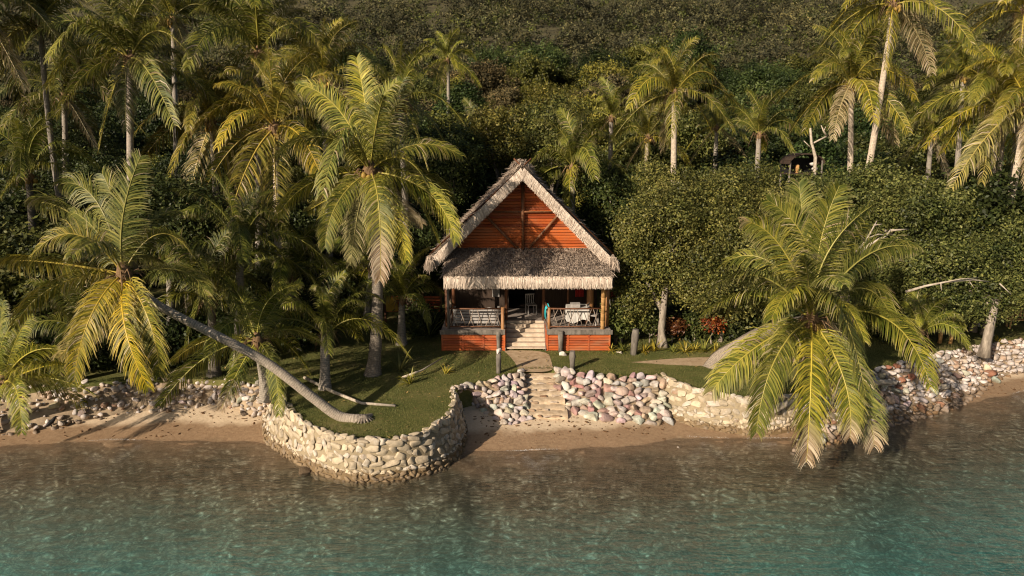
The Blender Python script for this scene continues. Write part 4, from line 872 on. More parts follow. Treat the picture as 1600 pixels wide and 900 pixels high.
# deck
mb = MB()
for (a, b, y0, y1) in ((XL, SL, 27.0, YB), (SR, XR, 27.0, YB), (XL, XR, YB, 31.0)):
    y = y0
    while y < y1 - .01: mb.box(a, b, y + .006, min(y + .14, y1) - .006, FL - .04, FL); y += .14
hb(mb, 'deck', M['deck'])
mb = MB(); mb.box(XL - .05, SL - .002, 26.94, 26.995, FL - .2, FL - .01, .006); hb(mb, 'deck_fascia', M['greywood']); mb = MB(); mb.box(SR + .002, XR + .08, 26.94, 26.995, FL - .2, FL - .01, .006); hb(mb, 'deck_fascia', M['greywood'])
for a, b in ((XL, SL), (SR, XR)):
    mb = MB(); mb.box(a + .02, b - .02, 27.06, 27.12, 0, FL - .21)
    z = .03
    while z < FL - .26: mb.box(a, b, 27.0, 27.05, z, z + .085, .008); z += .108
    nb = 3 if b - a > 2 else 2
    for k in range(nb + 1): x = a + (b - a - .07) * k / nb; mb.box(x, x + .07, 26.985, 27.0, .02, FL - .21)
    mb.box((SL if a == XL else SR) - .03, (SL if a == XL else SR) + .03, 27.13, YB, 0, FL - .05)
    hb(mb, 'skirting', M['orange'])
# stairs
mb = MB(); 
st = empty('x', (0, 0, 0), None, None); bpy.data.objects.remove(st)
for k in range(6):
    zt = FL * (k + 1) / 7; y0 = 27.05 + k * .25
    mb = MB(); mb.box(SL + .04, SR - .04, y0, y0 + .30, zt - .05, zt, .008); mb.box(SL + .04, SR - .04, y0 + .26, y0 + .30, zt - .05, zt + .09); hb(mb, 'stair_tread', M['step'])
mb = MB()
for x in (SL + .01, SR - .03): mb.bar((x, 27.0, .0), (x, 28.6, .9), .035, .25)
hb(mb, 'stringer', M['greywood'])
# posts
def post(x, y, z0, z1, r, mat, name='post'):
    mb = MB(); mb.tube([(x, y, z0), (x, y, (z0 + z1) / 2), (x, y, z1)], r, 10, jit=.03); return hb(mb, name, mat)
post(-2.60, 27.12, FL, 3.0, .055, M['greywood']); post(-.38, 27.1, 0, FL + .92, .075, M['logwood'])
post(-2.70, 27.5, 0, 3.2, .08, M['darkwood'])
mb = MB(); z = FL
while z < 3.0: mb.tube([(3.72, 27.12, z), (3.72, 27.12, z + .3), (3.72, 27.12, z + .32), (3.72, 27.12, z + .33)], [.095, .088, .10, .095], 12); z += .33
hb(mb, 'post', M['bamboo'], label='thick bamboo corner post')
post(3.95, 27.55, FL, 3.2, .09, M['logwood']); post(3.35, 28.5, FL, 3.6, .16, M['logwood']); post(1.52, 27.1, FL - .1, FL + .9, .06, M['logwood'])
post(1.35, YB, FL, 4, .07, M['darkwood']); post(-.25, YB, FL, 4, .07, M['darkwood']); post(-2.5, YB, FL, 4, .08, M['darkwood']); post(2.4, YB, FL, 4, .05, M['darkwood'])
# railings of crossed sticks
def railing(a, b, seed):
    a, b = Vector(a), Vector(b); rr = random.Random(seed); up = Vector((0, 0, 1)); L = (b - a).length
    mb = MB(); mb.tube([a + up * .86, a.lerp(b, .5) + up * .85, b + up * .86], .035, 7, jit=.08); mb.tube([a + up * .1, b + up * .1], .03, 6, jit=.08); r1 = hb(mb, 'railing', M['darkwood'])
    mb = MB(); n = max(int(L / .34), 2)
    for k in range(n):
        t0 = (k + rr.uniform(.05, .2)) / n; t1 = (k + rr.uniform(.75, .98)) / n
        if k % 2: t0, t1 = t1, t0
        p, q_ = a.lerp(b, t0) + up * .1, a.lerp(b, t1) + up * .85; mb.tube([p, p.lerp(q_, .5) + Vector((rr.uniform(-.05, .05), 0, 0)), q_], [.020, .017, .014], 5)
        p, q_ = a.lerp(b, t1) + up * .12, a.lerp(b, (t0 + t1) / 2) + up * .5; mb.tube([p, q_], [.016, .012], 5)
        if rr.random() < .6: p, q_ = a.lerp(b, (t0 + t1) / 2) + up * .45, a.lerp(b, t0 * .7 + t1 * .3) + up * .86; mb.tube([p, q_], [.014, .010], 5)
    sb = MB(); sb.bm.free(); o = mb.build('infill_sticks', M['twine'], r1, HO)
    return r1
railing((-2.55, 27.1, FL), (-.42, 27.1, FL), 1); railing((1.55, 27.1, FL), (3.65, 27.1, FL), 2); railing((1.5, 27.15, FL), (1.42, 28.4, FL), 3); railing((-2.72, 27.5, FL), (-2.72, 30.4, FL), 4); railing((3.98, 27.6, FL), (3.98, 30.4, FL), 5)
# walls behind the porch
mb = MB(); Yw = 30.6
mb.box(XL + .1, -.15, Yw, Yw + .1, FL, 3.9); mb.box(1.05, 3.9, Yw, Yw + .1, FL, 3.9); mb.box(-.15, 1.05, Yw, Yw + .1, 2.95, 3.9)
mb.box(XL + .1, XL + .2, Yw + .1, 36, FL, 3.9); mb.box(3.8, 3.9, Yw + .1, 36, FL, 3.9); mb.box(XL + .1, 3.9, 36, 36.1, FL, 3.9); mb.box(-.15, 1.05, Yw + 3, Yw + 3.1, FL, 2.95)
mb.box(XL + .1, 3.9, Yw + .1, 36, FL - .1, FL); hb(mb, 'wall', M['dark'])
for x0, x1, z0, z1, nm, mt, lb in ((-2.2, -1.35, 1.9, 2.7, 'curtain', 'red', 'red curtain panel'), (-.9, -.55, 1.5, 2.75, 'curtain', 'white', 'white curtain panel'), (.05, .75, 2.0, 2.8, 'window', 'white', 'pale window at the back of the room'), (2.9, 3.3, 1.5, 2.7, 'curtain', 'red', 'red curtain panel')):
    mb = MB(); n = 10
    yy = Yw - .05 if nm == 'curtain' else Yw + 2.95
    if nm == 'curtain': mb.tube([(x0 - .05, yy, z1 + .02), (x1 + .05, yy, z1 + .02)], .015, 6)
    for k in range(n):
        xa, xb = x0 + (x1 - x0) * k / n, x0 + (x1 - x0) * (k + 1) / n; da, db = .03 * (k % 2), .03 * ((k + 1) % 2)
        if nm == 'window': da = db = 0
        mb.poly([(xa, yy - da, z0), (xb, yy - db, z0), (xb, yy - db, z1), (xa, yy - da, z1)])
    hb(mb, nm, M[mt], label=lb)
# gable
AX, AZ = .42, 7.25; EZ = 3.72; EXL, EXR = -3.22, 4.02
mb = MB(); mb.poly([(-3.0, 28.62, 3.9), (3.8, 28.62, 3.9), (AX, 28.62, AZ - .25)]); z = 3.95
while z < AZ - .45:
    hw = (AZ - .35 - z) / (AZ - EZ); xl = AX - (AX - EXL) * hw; xr = AX + (EXR - AX) * hw
    mb.bar(((xl + .05), 28.56, z), (xr - .05, 28.56, z), .035, .088, up=(0, -.35, 1)); z += .118
hb(mb, 'gable_wall', M['orange'])
gz = lambda py: at(817, py, 28.4).z
gx = lambda px, py: at(px, py, 28.4).x
def beam(p, q_, w=.11, nm='gable_beam'):
    mb = MB(); mb.tube([(gx(*p), 28.42, gz(p[1])), ((gx(*p) + gx(*q_)) / 2, 28.40, (gz(p[1]) + gz(q_[1])) / 2), (gx(*q_), 28.42, gz(q_[1]))], w / 2, 9, jit=.05); hb(mb, nm, M['beamwood'])
beam((817, 284), (817, 392), .14, 'king_post'); beam((766, 331), (868, 331), .08); beam((808, 388), (760, 338)); beam((826, 388), (874, 334))
mb = MB(); mb.box(-2.9, 3.95, 28.45, 28.6, 3.72, 3.9); mb.box(-2.75, 4.0, 27.05, 27.18, 2.9, 3.02); hb(mb, 'beam', M['darkwood'])
# thatch
def strips(n, fpos, fdir, nrm, length, width, seed, jit=.25):
    r = np.random.default_rng(seed); P = fpos(r, n); D = np.tile(np.array(fdir, float), (n, 1)) + r.normal(size=(n, 3)) * jit * .35
    D /= np.linalg.norm(D, axis=1)[:, None]; Nn = np.tile(np.array(nrm, float), (n, 1)) + r.normal(size=(n, 3)) * .2; W = np.cross(D, Nn); W /= np.linalg.norm(W, axis=1)[:, None]
    ln = (length * r.uniform(.55, 1.15, n))[:, None]; wd = (width * r.uniform(.5, 1.3, n))[:, None]; lift = np.array(nrm) * r.uniform(-.01, .03, n)[:, None]
    a = P - W * wd; b = P + W * wd; c = P + D * ln + W * wd * .5 + lift; d = P + D * ln - W * wd * .5 + lift
    return np.stack([a, b, c, d], 1).reshape(-1, 3), n
def strip_obj(name, mat, lst, solid=None, label=None):
    Vs = []; 
    for V, n in lst: Vs.append(V)
    V = np.concatenate(Vs) - np.array(HO[:]); nq = len(V) // 4; Fq = [np.arange(nq * 4).reshape(-1, 4)]
    if solid:
        for pts in solid:        # 8-point boxes
            b = len(V); V = np.concatenate([V, np.array([(Vector(p) - HO)[:] for p in pts])])
            Fq.append(np.array([(0, 1, 2, 3), (7, 6, 5, 4), (0, 4, 5, 1), (1, 5, 6, 2), (2, 6, 7, 3), (3, 7, 4, 0)]) + b)
    o = link(name, mesh_np(name, V, Fq, mat), H)
    if label: o['label'] = label
    return o
# porch roof: from (y 26.55, z 3.22) up to (y 28.6, z 4.02)
pf, pb, zf, zb = 26.55, 28.62, 3.18, 4.03; xl_, xr_ = -2.66, 3.92
sl = np.array([0, pf - pb, zf - zb]); sl /= np.linalg.norm(sl); pn = np.array([0, zf - zb, pb - pf]); pn = np.array([0, -(zb - zf), (pb - pf)]); pn = pn / np.linalg.norm(pn)
def ppos(r, n):
    u = r.uniform(0, 1, n); t_ = np.floor(r.uniform(0, 1, n) * 9) / 9 + r.uniform(-.02, .02, n); tt = np.clip(t_, 0, 1)
    x = xl_ + (xr_ - xl_) * u; x = x + np.where(u < .5, 1, -1) * (tt * -.12); return np.stack([x, pb + (pf - pb) * tt, zb + (zf - zb) * tt + .03 + r.uniform(0, .03, n)], 1)
strip_obj('porch_roof', M['thatch_grey'], [strips(16000, ppos, sl, pn, .36, .018, 5, .7)], [[(xl_, pf, zf - .14), (xr_, pf, zf - .14), (xr_ + .1, pb, zb - .14), (xl_ - .1, pb, zb - .14), (xl_, pf, zf), (xr_, pf, zf), (xr_ + .1, pb, zb), (xl_ - .1, pb, zb)]])
def fringe(p0, p1, d, n, ln, wd, seed, th=.10, back=(0, 1, 0), spread=.12, rows=2):
    p0, p1 = np.array(p0, float), np.array(p1, float); bk = np.array(back, float)
    def fp(r, n): u = r.uniform(0, 1, n)[:, None]; return p0 + (p1 - p0) * u + bk * r.uniform(-th * .5, th, n)[:, None] + np.array(d) * r.uniform(0, ln * .25, n)[:, None]
    return strips(n, fp, d, (0, -1, 0.1), ln, wd, seed, spread)
strip_obj('eave_fringe', M['thatch_pale'], [fringe((xl_ - .04, pf - .06, zf + .02), (xr_ + .04, pf - .06, zf + .02), (0, -.05, -1), 10000, .36, .008, 6, .1), fringe((xl_ - .04, pf - .08, zf + .05), (xr_ + .04, pf - .08, zf + .05), (0, -.02, -1), 3000, .24, .02, 7, .04)],
          [[(xl_, pf - .04, zf - .20), (xr_, pf - .04, zf - .20), (xr_, pf + .06, zf - .20), (xl_, pf + .06, zf - .20), (xl_, pf - .05, zf + .05), (xr_, pf - .05, zf + .05), (xr_, pf + .06, zf + .05), (xl_, pf + .06, zf + .05)]], 'cream straw fringe along the porch eave')
# main roof slopes
YF, YR = 27.55, 36.6
for sgn, ex in ((-1, EXL), (1, EXR)):
    A = Vector((AX, 0, AZ + .12)); E = Vector((ex, 0, EZ)); dd = (E - A).normalized(); nn = Vector((-dd.z * sgn, 0, dd.x * sgn)); 
    if nn.z < 0: nn = -nn
    def rp(r, n, A=A, E=E, nn=nn):
        t_ = np.floor(r.uniform(0, 1, n) * 16) / 16 + r.uniform(-.01, .01, n); y = r.uniform(YF, YR, n); b = np.array(A[:])[None] + (np.array(E[:]) - np.array(A[:]))[None] * t_[:, None] + np.array(nn[:]) * .03; b[:, 1] = y; return b
    th = nn * .14
    def P3(p, y, o=Vector((0, 0, 0))): q_ = p + o; return (q_.x, y, q_.z)
    strip_obj('roof', M['thatch_grey'], [strips(16000, rp, dd[:], nn[:], .5, .022, 8 + sgn, .6)], [[P3(A, YF, -th), P3(E, YF, -th), P3(E, YR, -th), P3(A, YR, -th), P3(A, YF), P3(E, YF), P3(E, YR), P3(A, YR)]])
    inn = Vector((-sgn * .55, 0, -1)).normalized(); hang = (-nn * .75 + Vector((0, 0, -.55))).normalized()
    a_ = A + nn * .1; e_ = E + nn * .1 + dd * .02
    L1 = [fringe((a_.x, YF - .10, a_.z), (e_.x, YF - .10, e_.z), hang[:], 9000, .33, .009, 20 + sgn, .13), fringe((a_.x, YF - .13, a_.z), (e_.x, YF - .13, e_.z), hang[:], 3500, .26, .012, 30 + sgn, .05, spread=.25)]
    q0, q1 = A + nn * .06, E + nn * .06; r0_, r1_ = q0 + hang * .26, q1 + hang * .26
    sol = [[(q0.x, YF - .08, q0.z), (q1.x, YF - .08, q1.z), (q1.x, YF + .14, q1.z), (q0.x, YF + .14, q0.z), (r0_.x, YF - .06, r0_.z), (r1_.x, YF - .06, r1_.z), (r1_.x, YF + .14, r1_.z), (r0_.x, YF + .14, r0_.z)]]
    strip_obj('barge_thatch', M['thatch_pale'], L1, sol, 'thick pale straw verge along the gable')
    # ragged tail at the low end
    def tl(r, n, e_=e_): return np.array(e_[:])[None] * [1, 0, 1] + np.array([0, YF, 0]) + r.normal(size=(n, 3)) * [.07, .3, .07]
    strip_obj('eave_tail', M['thatch_grey'], [strips(420, tl, (sgn * .05, -.1, -.95), (0, -1, 0), .42, .015, 40 + sgn, .6)], None)
    mb = MB(); mb.tube([(A.x - sgn * .35, YF + .22, A.z + .42), (E.x + nn.x * .25, YF + .22, E.z + nn.z * .25)], .035, 6); hb(mb, 'ridge_pole', M['darkwood'])
def rid(r, n): return np.stack([AX + r.normal(size=n) * .12, r.uniform(YF - .1, YR, n), AZ + .22 + r.normal(size=n) * .05], 1)
strip_obj('ridge_cap', M['thatch_grey'], [strips(3500, rid, (.5, 0, -.8), (.6, 0, .6), .4, .025, 50, .6), strips(3500, rid, (-.5, 0, -.8), (-.6, 0, .6), .4, .025, 51, .6)])

# porch furniture and belongings: things of their own
def T(name, x, y, z, label, cat, group=None): return empty(name, (x, y, z), label, cat, group)
sofa = T('bench_seat', -1.5, 27.9, FL, 'pale slatted bench seat behind the left porch railing', 'bench')
mb = MB(); mb.box(-.95, .95, -.3, .3, .40, .46, .01); mb.build('seat', M['white'], sofa)
mb = MB()
for k in range(5): mb.box(-.95, .95, -.36, -.33, .12 + k * .13, .22 + k * .13, .006)
mb.build('backrest', M['white'], sofa)
for x in (-.95, .89):
    for y in (-.34, .26): mb = MB(); mb.box(x, x + .06, y, y + .06, 0, .66, .006); mb.build('leg', M['white'], sofa)
for x in (-.98, .88): mb = MB(); mb.box(x, x + .1, -.3, .32, .66, .70, .01); mb.build('armrest', M['white'], sofa)
mb = MB(); mb.ball((.55, -.02, .58), .2, 2, (1.2, .6, .7)); cu = mb.build('cushion', M['cloth']); cu.location = (-1.5, 27.9, FL); tag(cu, 'rounded pale cushion lying on the left porch bench', 'cushion')
tb = T('dining_table', 2.75, 27.95, FL, 'square porch table under a white cloth behind the right railing', 'table')
mb = MB(); mb.box(-.42, .42, -.42, .42, .70, .74, .01); mb.build('tabletop', M['darkwood'], tb)
for x in (-.38, .33):
    for y in (-.38, .33): mb = MB(); mb.box(x, x + .05, y, y + .05, 0, .70, .005); mb.build('leg', M['darkwood'], tb)
mb = MB(); n = 48; prev = None; bm = mb.bm; c0 = bm.verts.new((0, 0, .748)); ringA = []; ringB = []
for k in range(n):
    a = 2 * math.pi * k / n; ca, sa = math.cos(a), math.sin(a); q_ = .45 / max(abs(ca), abs(sa)); ringA.append(bm.verts.new((ca * q_, sa * q_, .746))); f_ = 1.06 + .05 * math.sin(a * 12); ringB.append(bm.verts.new((ca * q_ * f_, sa * q_ * f_, .22 + .08 * math.sin(a * 4))))
for k in range(n): bm.faces.new((c0, ringA[k], ringA[(k + 1) % n])); bm.faces.new((ringA[k], ringB[k], ringB[(k + 1) % n], ringA[(k + 1) % n]))
cl = mb.build('tablecloth', M['cloth']); cl.location = (2.75, 27.95, FL); tag(cl, 'white cloth draped over the square porch table', 'tablecloth')
def chair(x, y, rz, label):
    c = T('porch_chair', x, y, FL, label, 'chair', 'white chairs on the right of the porch'); c.rotation_euler = (0, 0, rz)
    mb = MB(); mb.box(-.22, .22, -.22, .22, .42, .46, .01); mb.build('seat', M['white'], c)
    mb = MB(); mb.box(-.22, .22, .19, .22, .82, .90, .01)
    for k in range(5): mb.box(-.2 + k * .09, -.16 + k * .09, .195, .215, .46, .82)
    mb.build('backrest', M['white'], c)
    for a in (-.21, .17):
        for b in (-.21, .17): mb = MB(); mb.box(a, a + .04, b, b + .04, 0, .42, .004); mb.build('leg', M['white'], c)
chair(3.38, 27.75, 1.2, 'white slat backed chair between porch table and bamboo corner post'); chair(.85, 29.6, .3, 'white slat backed chair at the top of the bungalow stairs')
bx = MB(); bx.box(-.2, .2, -.15, .15, 0, .14, .01); bx.box(-.21, .21, -.16, .16, .14, .17, .01); o = bx.build('storage_box', M['white']); o.location = (2.65, 27.85, FL + .75); tag(o, 'small white box standing on the cloth covered porch table', 'box')
# towel over the side rail
mb = MB(); pts = []
for k in range(9):
    for j in range(7):
        z_ = .9 - abs(j - 2) * .14 + (.02 * math.sin(k * 1.7) if j else 0); y_ = 27.35 + k * .06; x_ = (1.40 if j > 2 else 1.52) - .02 * (j - 2) * math.sin(k * 2.1) * .5; pts.append(mb.bm.verts.new((x_ + .02 * math.sin(k * 1.9 + j), y_, FL + z_)))
for k in range(8):
    for j in range(6): a = k * 7 + j; mb.bm.faces.new((pts[a], pts[a + 1], pts[a + 8], pts[a + 7]))
tw = mb.build('towel', M['teal'], None, (1.45, 27.6, FL + .5)); tag(tw, 'turquoise towel hung over the rail beside the stairs', 'towel')

# carved posts and white stones at the foot of the stairs
def logpost(px, py, z0h, r, label, lean=0, mat='greywood', Y=None):
    p = atz(px, py, 0); mb = MB(); h = z0h * .85
    mb.tube([(0, 0, -.1), (lean * .3, 0, h * .35), (lean * .7, 0, h * .75), (lean, 0, h)], [r, r * .9, r * 1.12, r * .85], 9, jit=.12)
    o = mb.build('wooden_post', M[mat]); o.location = p; return tag(o, label, 'post')
logpost(779, 583, .95, .095, 'grey wooden post with a white stone top left of the path'); logpost(894, 577, .85, .11, 'stout grey wooden post standing right of the path at the lawn edge')
logpost(779, 549, 1.0, .085, 'slim grey post against the left skirting beside the stairs'); logpost(876, 550, 1.05, .10, 'grey post in front of the right skirting')
logpost(990, 554, 1.25, .14, 'dark weathered log post between the bungalow corner and the tree', .05); 
logpost(1468, 536, 1.0, .09, 'pale yellow stump post, the left of two behind the rubble', 0, 'bamboo'); logpost(1484, 537, .85, .085, 'leaning yellow stump post, the right of two behind the rubble', .12, 'bamboo')
def stone(px, py, r, c, label, z=0.0, sc=(1, 1, 1)):
    p = atz(px, py, z); o = link('stone', rock_meshes[R.randint(0, 9)], None, p + Vector((0, 0, r * .4)), R.uniform(0, 6), (r * sc[0], r * sc[1], r * sc[2]), c + (1,)); return tag(o, label, 'stone')
p = atz(779, 583, 0); o = link('stone', rock_meshes[3], None, p + Vector((0, 0, .88)), .4, (.13, .12, .17), (.72, .68, .64, 1)); tag(o, 'white stone set on top of the grey post left of the path', 'stone')
stone(880, 556, .17, (.72, .68, .60), 'white boulder at the foot of the grey post right of the stairs'); stone(893, 560, .11, (.66, .6, .52), 'small cream stone right of the white boulder by the stairs'); stone(850, 546, .10, (.34, .30, .27), 'dark stone at the lower right corner of the stairs'); stone(797, 546, .11, (.40, .34, .33), 'purple grey stone at the lower left corner of the stairs')
stone(967, 552, .13, (.70, .64, .54), 'flat cream paving stone right of the bungalow skirting', 0, (1.8, 1, .5)); stone(1060, 700, .05, (.8, .76, .72), 'tiny white shell like stone lying in the wash', -1.17)
# border plants
def spiky(name, x, y, h, n, mat, label, seed, z=0.0, wd=.025, group=None, hue=(1, 1, 1), cat='plant'):
    rr = random.Random(seed); V, Fq = [], []
    for k in range(n):
        a = rr.uniform(0, 6.28); e = rr.uniform(.25, 1.35); L = h * rr.uniform(.6, 1.1); d = Vector((math.cos(a) * math.cos(e), math.sin(a) * math.cos(e), math.sin(e))); q_ = Vector((rr.uniform(-.04, .04), rr.uniform(-.04, .04), 0)); s_ = Vector((-math.sin(a), math.cos(a), 0)); b = None
        for j in range(5):
            w_ = wd * (.7, 1, .9, .6, .08)[j]; nb = len(V); V += [(q_ - s_ * w_)[:], (q_ + s_ * w_)[:]]
            if b is not None: Fq.append((b, b + 1, nb + 1, nb))
            b = nb; q_ = q_ + d * L / 4; d = (d + Vector((0, 0, -.22))).normalized()
    o = link(name, mesh_np(name, V, np.array(Fq), mat), None, (x, y, z), 0, 1, hue + (1,)); return tag(o, label, cat, group)
xx = -1
for k, px in enumerate([955, 974, 1006, 1022, 1052, 1070, 1085, 1100, 1118]):
    p = atz(px, 549 + (k % 3), 0); spiky('border_plant', p.x, p.y, .75 if k % 2 else .55, 26, M['leafA'] if k % 3 == 1 else M['leafY'], ['yellow spiky plant', 'green spiky plant', 'tall yellow green plant'][k % 3] + f' in the flower bed, {["nearest the bungalow", "beside the log post", "right of the log post", "left of the pale tree trunk", "right of the pale tree trunk", "mid way along the bed", "before the dark bush", "near the orange shrub", "below the orange shrub"][k]}', 1100 + k, group='spiky border plants right of the bungalow', hue=(1, 1, 1) if k % 3 != 1 else (1.4, 1.5, 1.1))
p = atz(697, 584, 0); spiky('border_plant', p.x, p.y, .5, 14, M['leafY'], 'single small yellow plant standing alone on the left lawn', 1200)
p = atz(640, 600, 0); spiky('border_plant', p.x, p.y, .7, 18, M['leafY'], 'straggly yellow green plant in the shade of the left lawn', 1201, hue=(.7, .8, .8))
p = atz(626, 580, 0); spiky('border_plant', p.x, p.y, 1.0, 20, M['leafA'], 'taller shaded plant between large trunk and bungalow', 1202)
p = atz(1560, 536, 0); spiky('border_plant', p.x, p.y, .45, 20, M['leafY'], 'bright yellow green tuft at the top of the right rubble', 1203)
p = atz(668, 535, 0); spiky('border_plant', p.x, 29, 1.9, 34, M['leafA'], 'tall spiky plant against the left corner of the bungalow', 1204, wd=.04, hue=(.9, 1, 1))
def smallshrub(px, Y, rx, rz, n, mat, label, seed, hue=(1, 1, 1), zc=None):
    x = at(px, 520, Y).x; lb = [(a, b, c_ + .2 + (zc or 0), d, e, f_) for a, b, c_, d, e, f_ in rand_lobes(seed, rx, rz, 5)]; return tree('shrub', (x, Y, 0), lb, n, .12, seed, M[mat], label, 'shrub', None, hue, 3, .03, .12)
smallshrub(1113, 28.0, .5, .35, 1300, 'leafR', 'orange red leafed shrub left of the right front palm', 81, (.75, .65, .6), .35); smallshrub(962, 28.6, .4, .5, 1400, 'leafR', 'dark red leafed shrub at the right end of the porch', 82, (.4, .3, .5), 1.0)
smallshrub(1050, 28.3, .7, .3, 2200, 'leafR', 'bronze leafed shrub behind the flower bed', 83, (.35, .5, .5), .2); smallshrub(1085, 28.5, .6, .35, 1800, 'leafB', 'low green shrub behind the flower bed', 84, (1.2, 1.2, 1), .2); smallshrub(1015, 28.2, .6, .4, 1800, 'leafB', 'low dark shrub behind the log post', 85, (1.2, 1.2, 1), .3)
# white frangipani style blossoms at the corner shrub
fc = empty('flowering_plant', Vector((at(965, 472, 27.9).x, 27.9, 0)), 'cluster of white blossoms on thin stems beside the bamboo corner post', 'flowers')
for k in range(9):
    c = at(R.uniform(948, 985), R.uniform(463, 480), 27.9) - fc.location; mb = MB(); mb.ball(c, R.uniform(.04, .08), 1, jit=.2); mb.build('blossom', M['cloth'], fc)
    mb = MB(); mb.tube([(R.uniform(-.08, .08), .05, 0), (c.x * .6, .05, c.z * .6), c], .012, 5); mb.build('stem', M['bark'], fc)
# neighbouring deck on the left
nd = at(655, 500, 31.5); N_ = empty('wooden_fence', (nd.x, 31.5, 0), 'low orange slatted fence with a yellow panel in the shade left of the bungalow', 'fence')
mb = MB()
for k in range(6): mb.box(-1.6, 1.0, 0, .04, .55 + k * .13, .65 + k * .13, .006)
mb.build('slat_panel', M['orange'], N_)
my = simple('yellow_paint', (.45, .26, .03), (.62, .38, .05), 4, .7); mb = MB(); mb.box(-1.55, -1.0, -.04, -.005, .6, 1.25, .01); mb.build('panel', my, N_)
for x in (-1.65, -.75, .15, 1.0): mb = MB(); mb.box(x, x + .1, -.05, .05, 0, 1.5, .01); mb.build('post', M['darkwood'], N_)
# wooden garden bench, right edge
b0 = atz(1600, 514, 0); bn = empty('garden_bench', b0, 'slatted pale wood garden bench on the grass at the right edge', 'bench'); bn.rotation_euler = (0, 0, -.35)
mb = MB()
for k in range(5): mb.box(-.65, .65, -.25 + k * .1, -.17 + k * .1, .42, .45, .005)
mb.build('seat', M['bamboo'], bn)
mb = MB()
for k in range(9): mb.box(-.62 + k * .145, -.52 + k * .145, .27, .30, .5, 1.02, .005)
mb.box(-.66, .66, .26, .31, 1.02, 1.1, .01); mb.build('backrest', M['bamboo'], bn)
for x in (-.65, .58):
    for y in (-.25, .23): mb = MB(); mb.box(x, x + .07, y, y + .07, 0, .62 if y < 0 else 1.0, .006); mb.build('leg', M['bamboo'], bn)
for x in (-.67, .58): mb = MB(); mb.box(x, x + .09, -.28, .3, .62, .66, .006); mb.build('armrest', M['bamboo'], bn)
# half hidden shelter among the trees
s0 = at(1252, 262, 37.5); sh = empty('shelter', (s0.x, 37.5, 0), 'small dark arched shelter with tan and white items half hidden above the right trees', 'shelter')
zb_ = s0.z; mb = MB(); 
for k in range(9):
    a0, a1 = math.pi * k / 9, math.pi * (k + 1) / 9
    mb.bar((-math.cos(a0) * .95, 0, zb_ + .2 + math.sin(a0) * .55), (-math.cos(a1) * .95, 0, zb_ + .2 + math.sin(a1) * .55), 1.4, .06, up=(0, 0, 1) if 2 < k < 6 else (1, 0, 0.01))
mb.build('roof', M['dark'], sh)
for x in (-.85, .85):
    for y in (-.6, .6): mb = MB(); mb.tube([(x, y, -.1), (x, y, zb_ + .4)], .05, 6); mb.build('post', M['greywood'], sh)
mb = MB(); mb.box(-.9, .9, -.6, .6, zb_ - .35, zb_ - .28, .01); mb.build('floor', M['dark'], sh)
mb = MB(); mb.box(-.9, .9, .55, .62, zb_ - .3, zb_ + .5, .01); mb.build('back_panel', M['black'], sh)
mb = MB(); mb.box(-.34, -.18, -.2, .05, zb_ - .28, zb_ + .16, .03); mb.build('wooden_panel', M['bamboo'], sh)
mb = MB(); mb.ball((.5, -.3, zb_ + .2), .17, 2, (1.2, 1, .6), .1); mb.ball((.6, -.3, zb_ - .05), .15, 2, (1.3, 1, .6), .1); mb.build('white_bundle', M['cloth'], sh)
# bare white branches above it
d0 = at(1275, 245, 36.5); dt = empty('dead_tree', (d0.x, 36.5, 0), 'bare white dead tree sticking up beside the hidden shelter', 'tree'); mb = MB(); o_ = Vector((d0.x, 36.5, 0))
mb.tube([Vector((0, 0, -.1)), Vector((.1, 0, 3)), at(1274, 246, 36.5) - o_, at(1268, 222, 36.5) - o_, at(1266, 200, 36.5) - o_], [.12, .11, .09, .07, .05], 7, jit=.1); mb.build('trunk', M['driftwood'], dt)
mb = MB(); mb.tube([at(1268, 232, 36.5) - o_, at(1256, 220, 36.4) - o_], [.04, .02], 5); mb.tube([at(1292, 213, 36.6) - o_, at(1287, 205, 36.5) - o_, at(1283, 196, 36.5) - o_], [.06, .05, .02], 5); mb.tube([at(1268, 225, 36.6) - o_, at(1292, 213, 36.6) - o_], [.05, .05], 5); mb.tube([at(1287, 206, 36.5) - o_, at(1290, 198, 36.5) - o_], [.03, .015], 5); mb.build('limb', M['driftwood'], dt)
# driftwood
def drift(P, r, label):
    pts = [atz(px, py, z) for px, py, z in P]; mb = MB(); mb.tube(pts, [r * (1 - .35 * i / (len(pts) - 1)) for i in range(len(pts))], 8, jit=.12); o = mb.build('driftwood_log', M['driftwood'], None, pts[0]); return tag(o, label, 'driftwood')
drift([(1355, 599, -.1), (1375, 597, -.1), (1400, 598, -.1)], .13, 'short thick white driftwood log lying on the right rubble')
drift([(1208, 640, -.2), (1225, 632, -.15), (1242, 626, -.1)], .14, 'bleached driftwood block on the low tan wall behind the fronds')
drift([(470, 655, .06), (520, 640, .05), (600, 628, .05), (690, 624, .04)], .045, 'thin pale fallen frond stem lying on the lawn point by the leaning trunk') if False else None
drift([(476, 590, .12), (520, 612, .10), (565, 630, .06), (618, 634, .03)], .065, 'curved pale fallen branch on the lawn behind the leaning trunk')
drift([(628, 590, .1), (660, 578, .25), (690, 560, .3)], .04, 'slim pale branch lying in the shade of the left lawn')
# submerged boulder dark at wall foot
stone(478, 740, .26, (.10, .07, .045), 'dark wet boulder at the foot of the curved wall', -1.3, (1.3, .9, .7)); stone(1270, 690, .18, (.42, .30, .2), 'brown boulder at the water edge right of the low wall', -1.25)
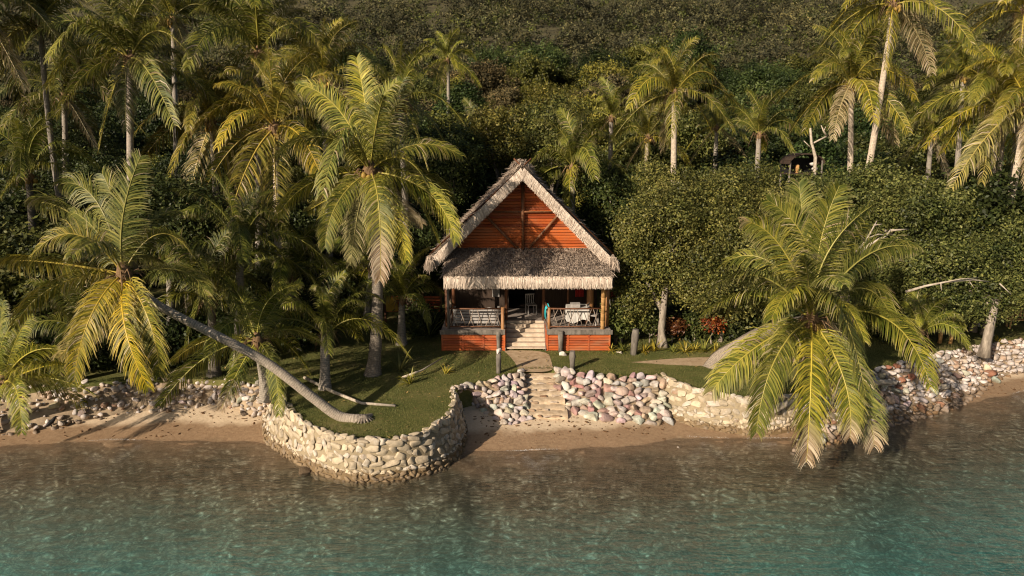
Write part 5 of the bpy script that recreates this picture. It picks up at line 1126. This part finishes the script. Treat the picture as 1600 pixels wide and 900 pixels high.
# bird
bp_ = atz(81, 672, -1.12); zg = float(ground_z(bp_.x, bp_.y)); bd = empty('bird', (bp_.x, bp_.y, zg), 'small black bird standing on the wet sand at the lower left', 'bird')
mb = MB(); mb.tube([(-.13, 0, .10), (-.08, 0, .13), (0, 0, .17), (.07, 0, .22), (.10, 0, .27), (.13, 0, .28), (.19, 0, .27)], [.012, .04, .058, .045, .032, .028, .004], 9); mb.build('body', M['black'], bd)
for y in (-.02, .02): mb = MB(); mb.tube([(0, y, .13), (.01, y, .06), (0, y, 0)], .006, 5); mb.build('leg', M['black'], bd)
bd.rotation_euler = (0, 0, .9); bd.scale = (1.3, 1.3, 1.3)
# foam lines at the water's edge: thin bands of real bubbles
V, Fq = [], []
def foam_line(P, n, w_):
    C_ = curve_pts(trace(P, -1.19), n)
    for p in C_:
        for _ in range(3):
            x = p.x + R.gauss(0, .03); y = p.y + R.gauss(0, w_); z_ = max(float(ground_z(x, y)), -1.2) + .008; r = R.uniform(.006, .022); b = len(V); k = 6
            for j in range(k): V.append((x + math.cos(j) * r * 1.8, y + math.sin(j) * r, z_))
            V.append((x, y, z_ + r * .5))
            for j in range(k): Fq.append((b + j, b + (j + 1) % k, b + k))
x_ = -22.0
while x_ < 24:
    y_ = float(np.interp(x_, sx, sy)) + .10 * math.sin(x_ * 1.3) * math.sin(x_ * .37) - .02; dens = max(0, math.sin(x_ * .9 + 1) + math.sin(x_ * 2.3) * .6)
    for _ in range(int(dens * 2.2)):
        x = x_ + R.gauss(0, .03); y = y_ + R.gauss(0, .02); r = R.uniform(.004, .011); b = len(V)
        z_ = max(float(ground_z(x, y)), -1.2) + .004
        for j in range(6): V.append((x + math.cos(j) * r * 2.2, y + math.sin(j) * r, z_))
        V.append((x, y, z_ + r * .5))
        for j in range(6): Fq.append((b + j, b + (j + 1) % 6, b + 6))
    x_ += .03
tag(link('foam', mesh_np('foam', V, np.array(Fq), M['foam'])), 'thin lines of white foam along the water edge', 'foam', kind='stuff')
print('objects', len(bpy.data.objects))
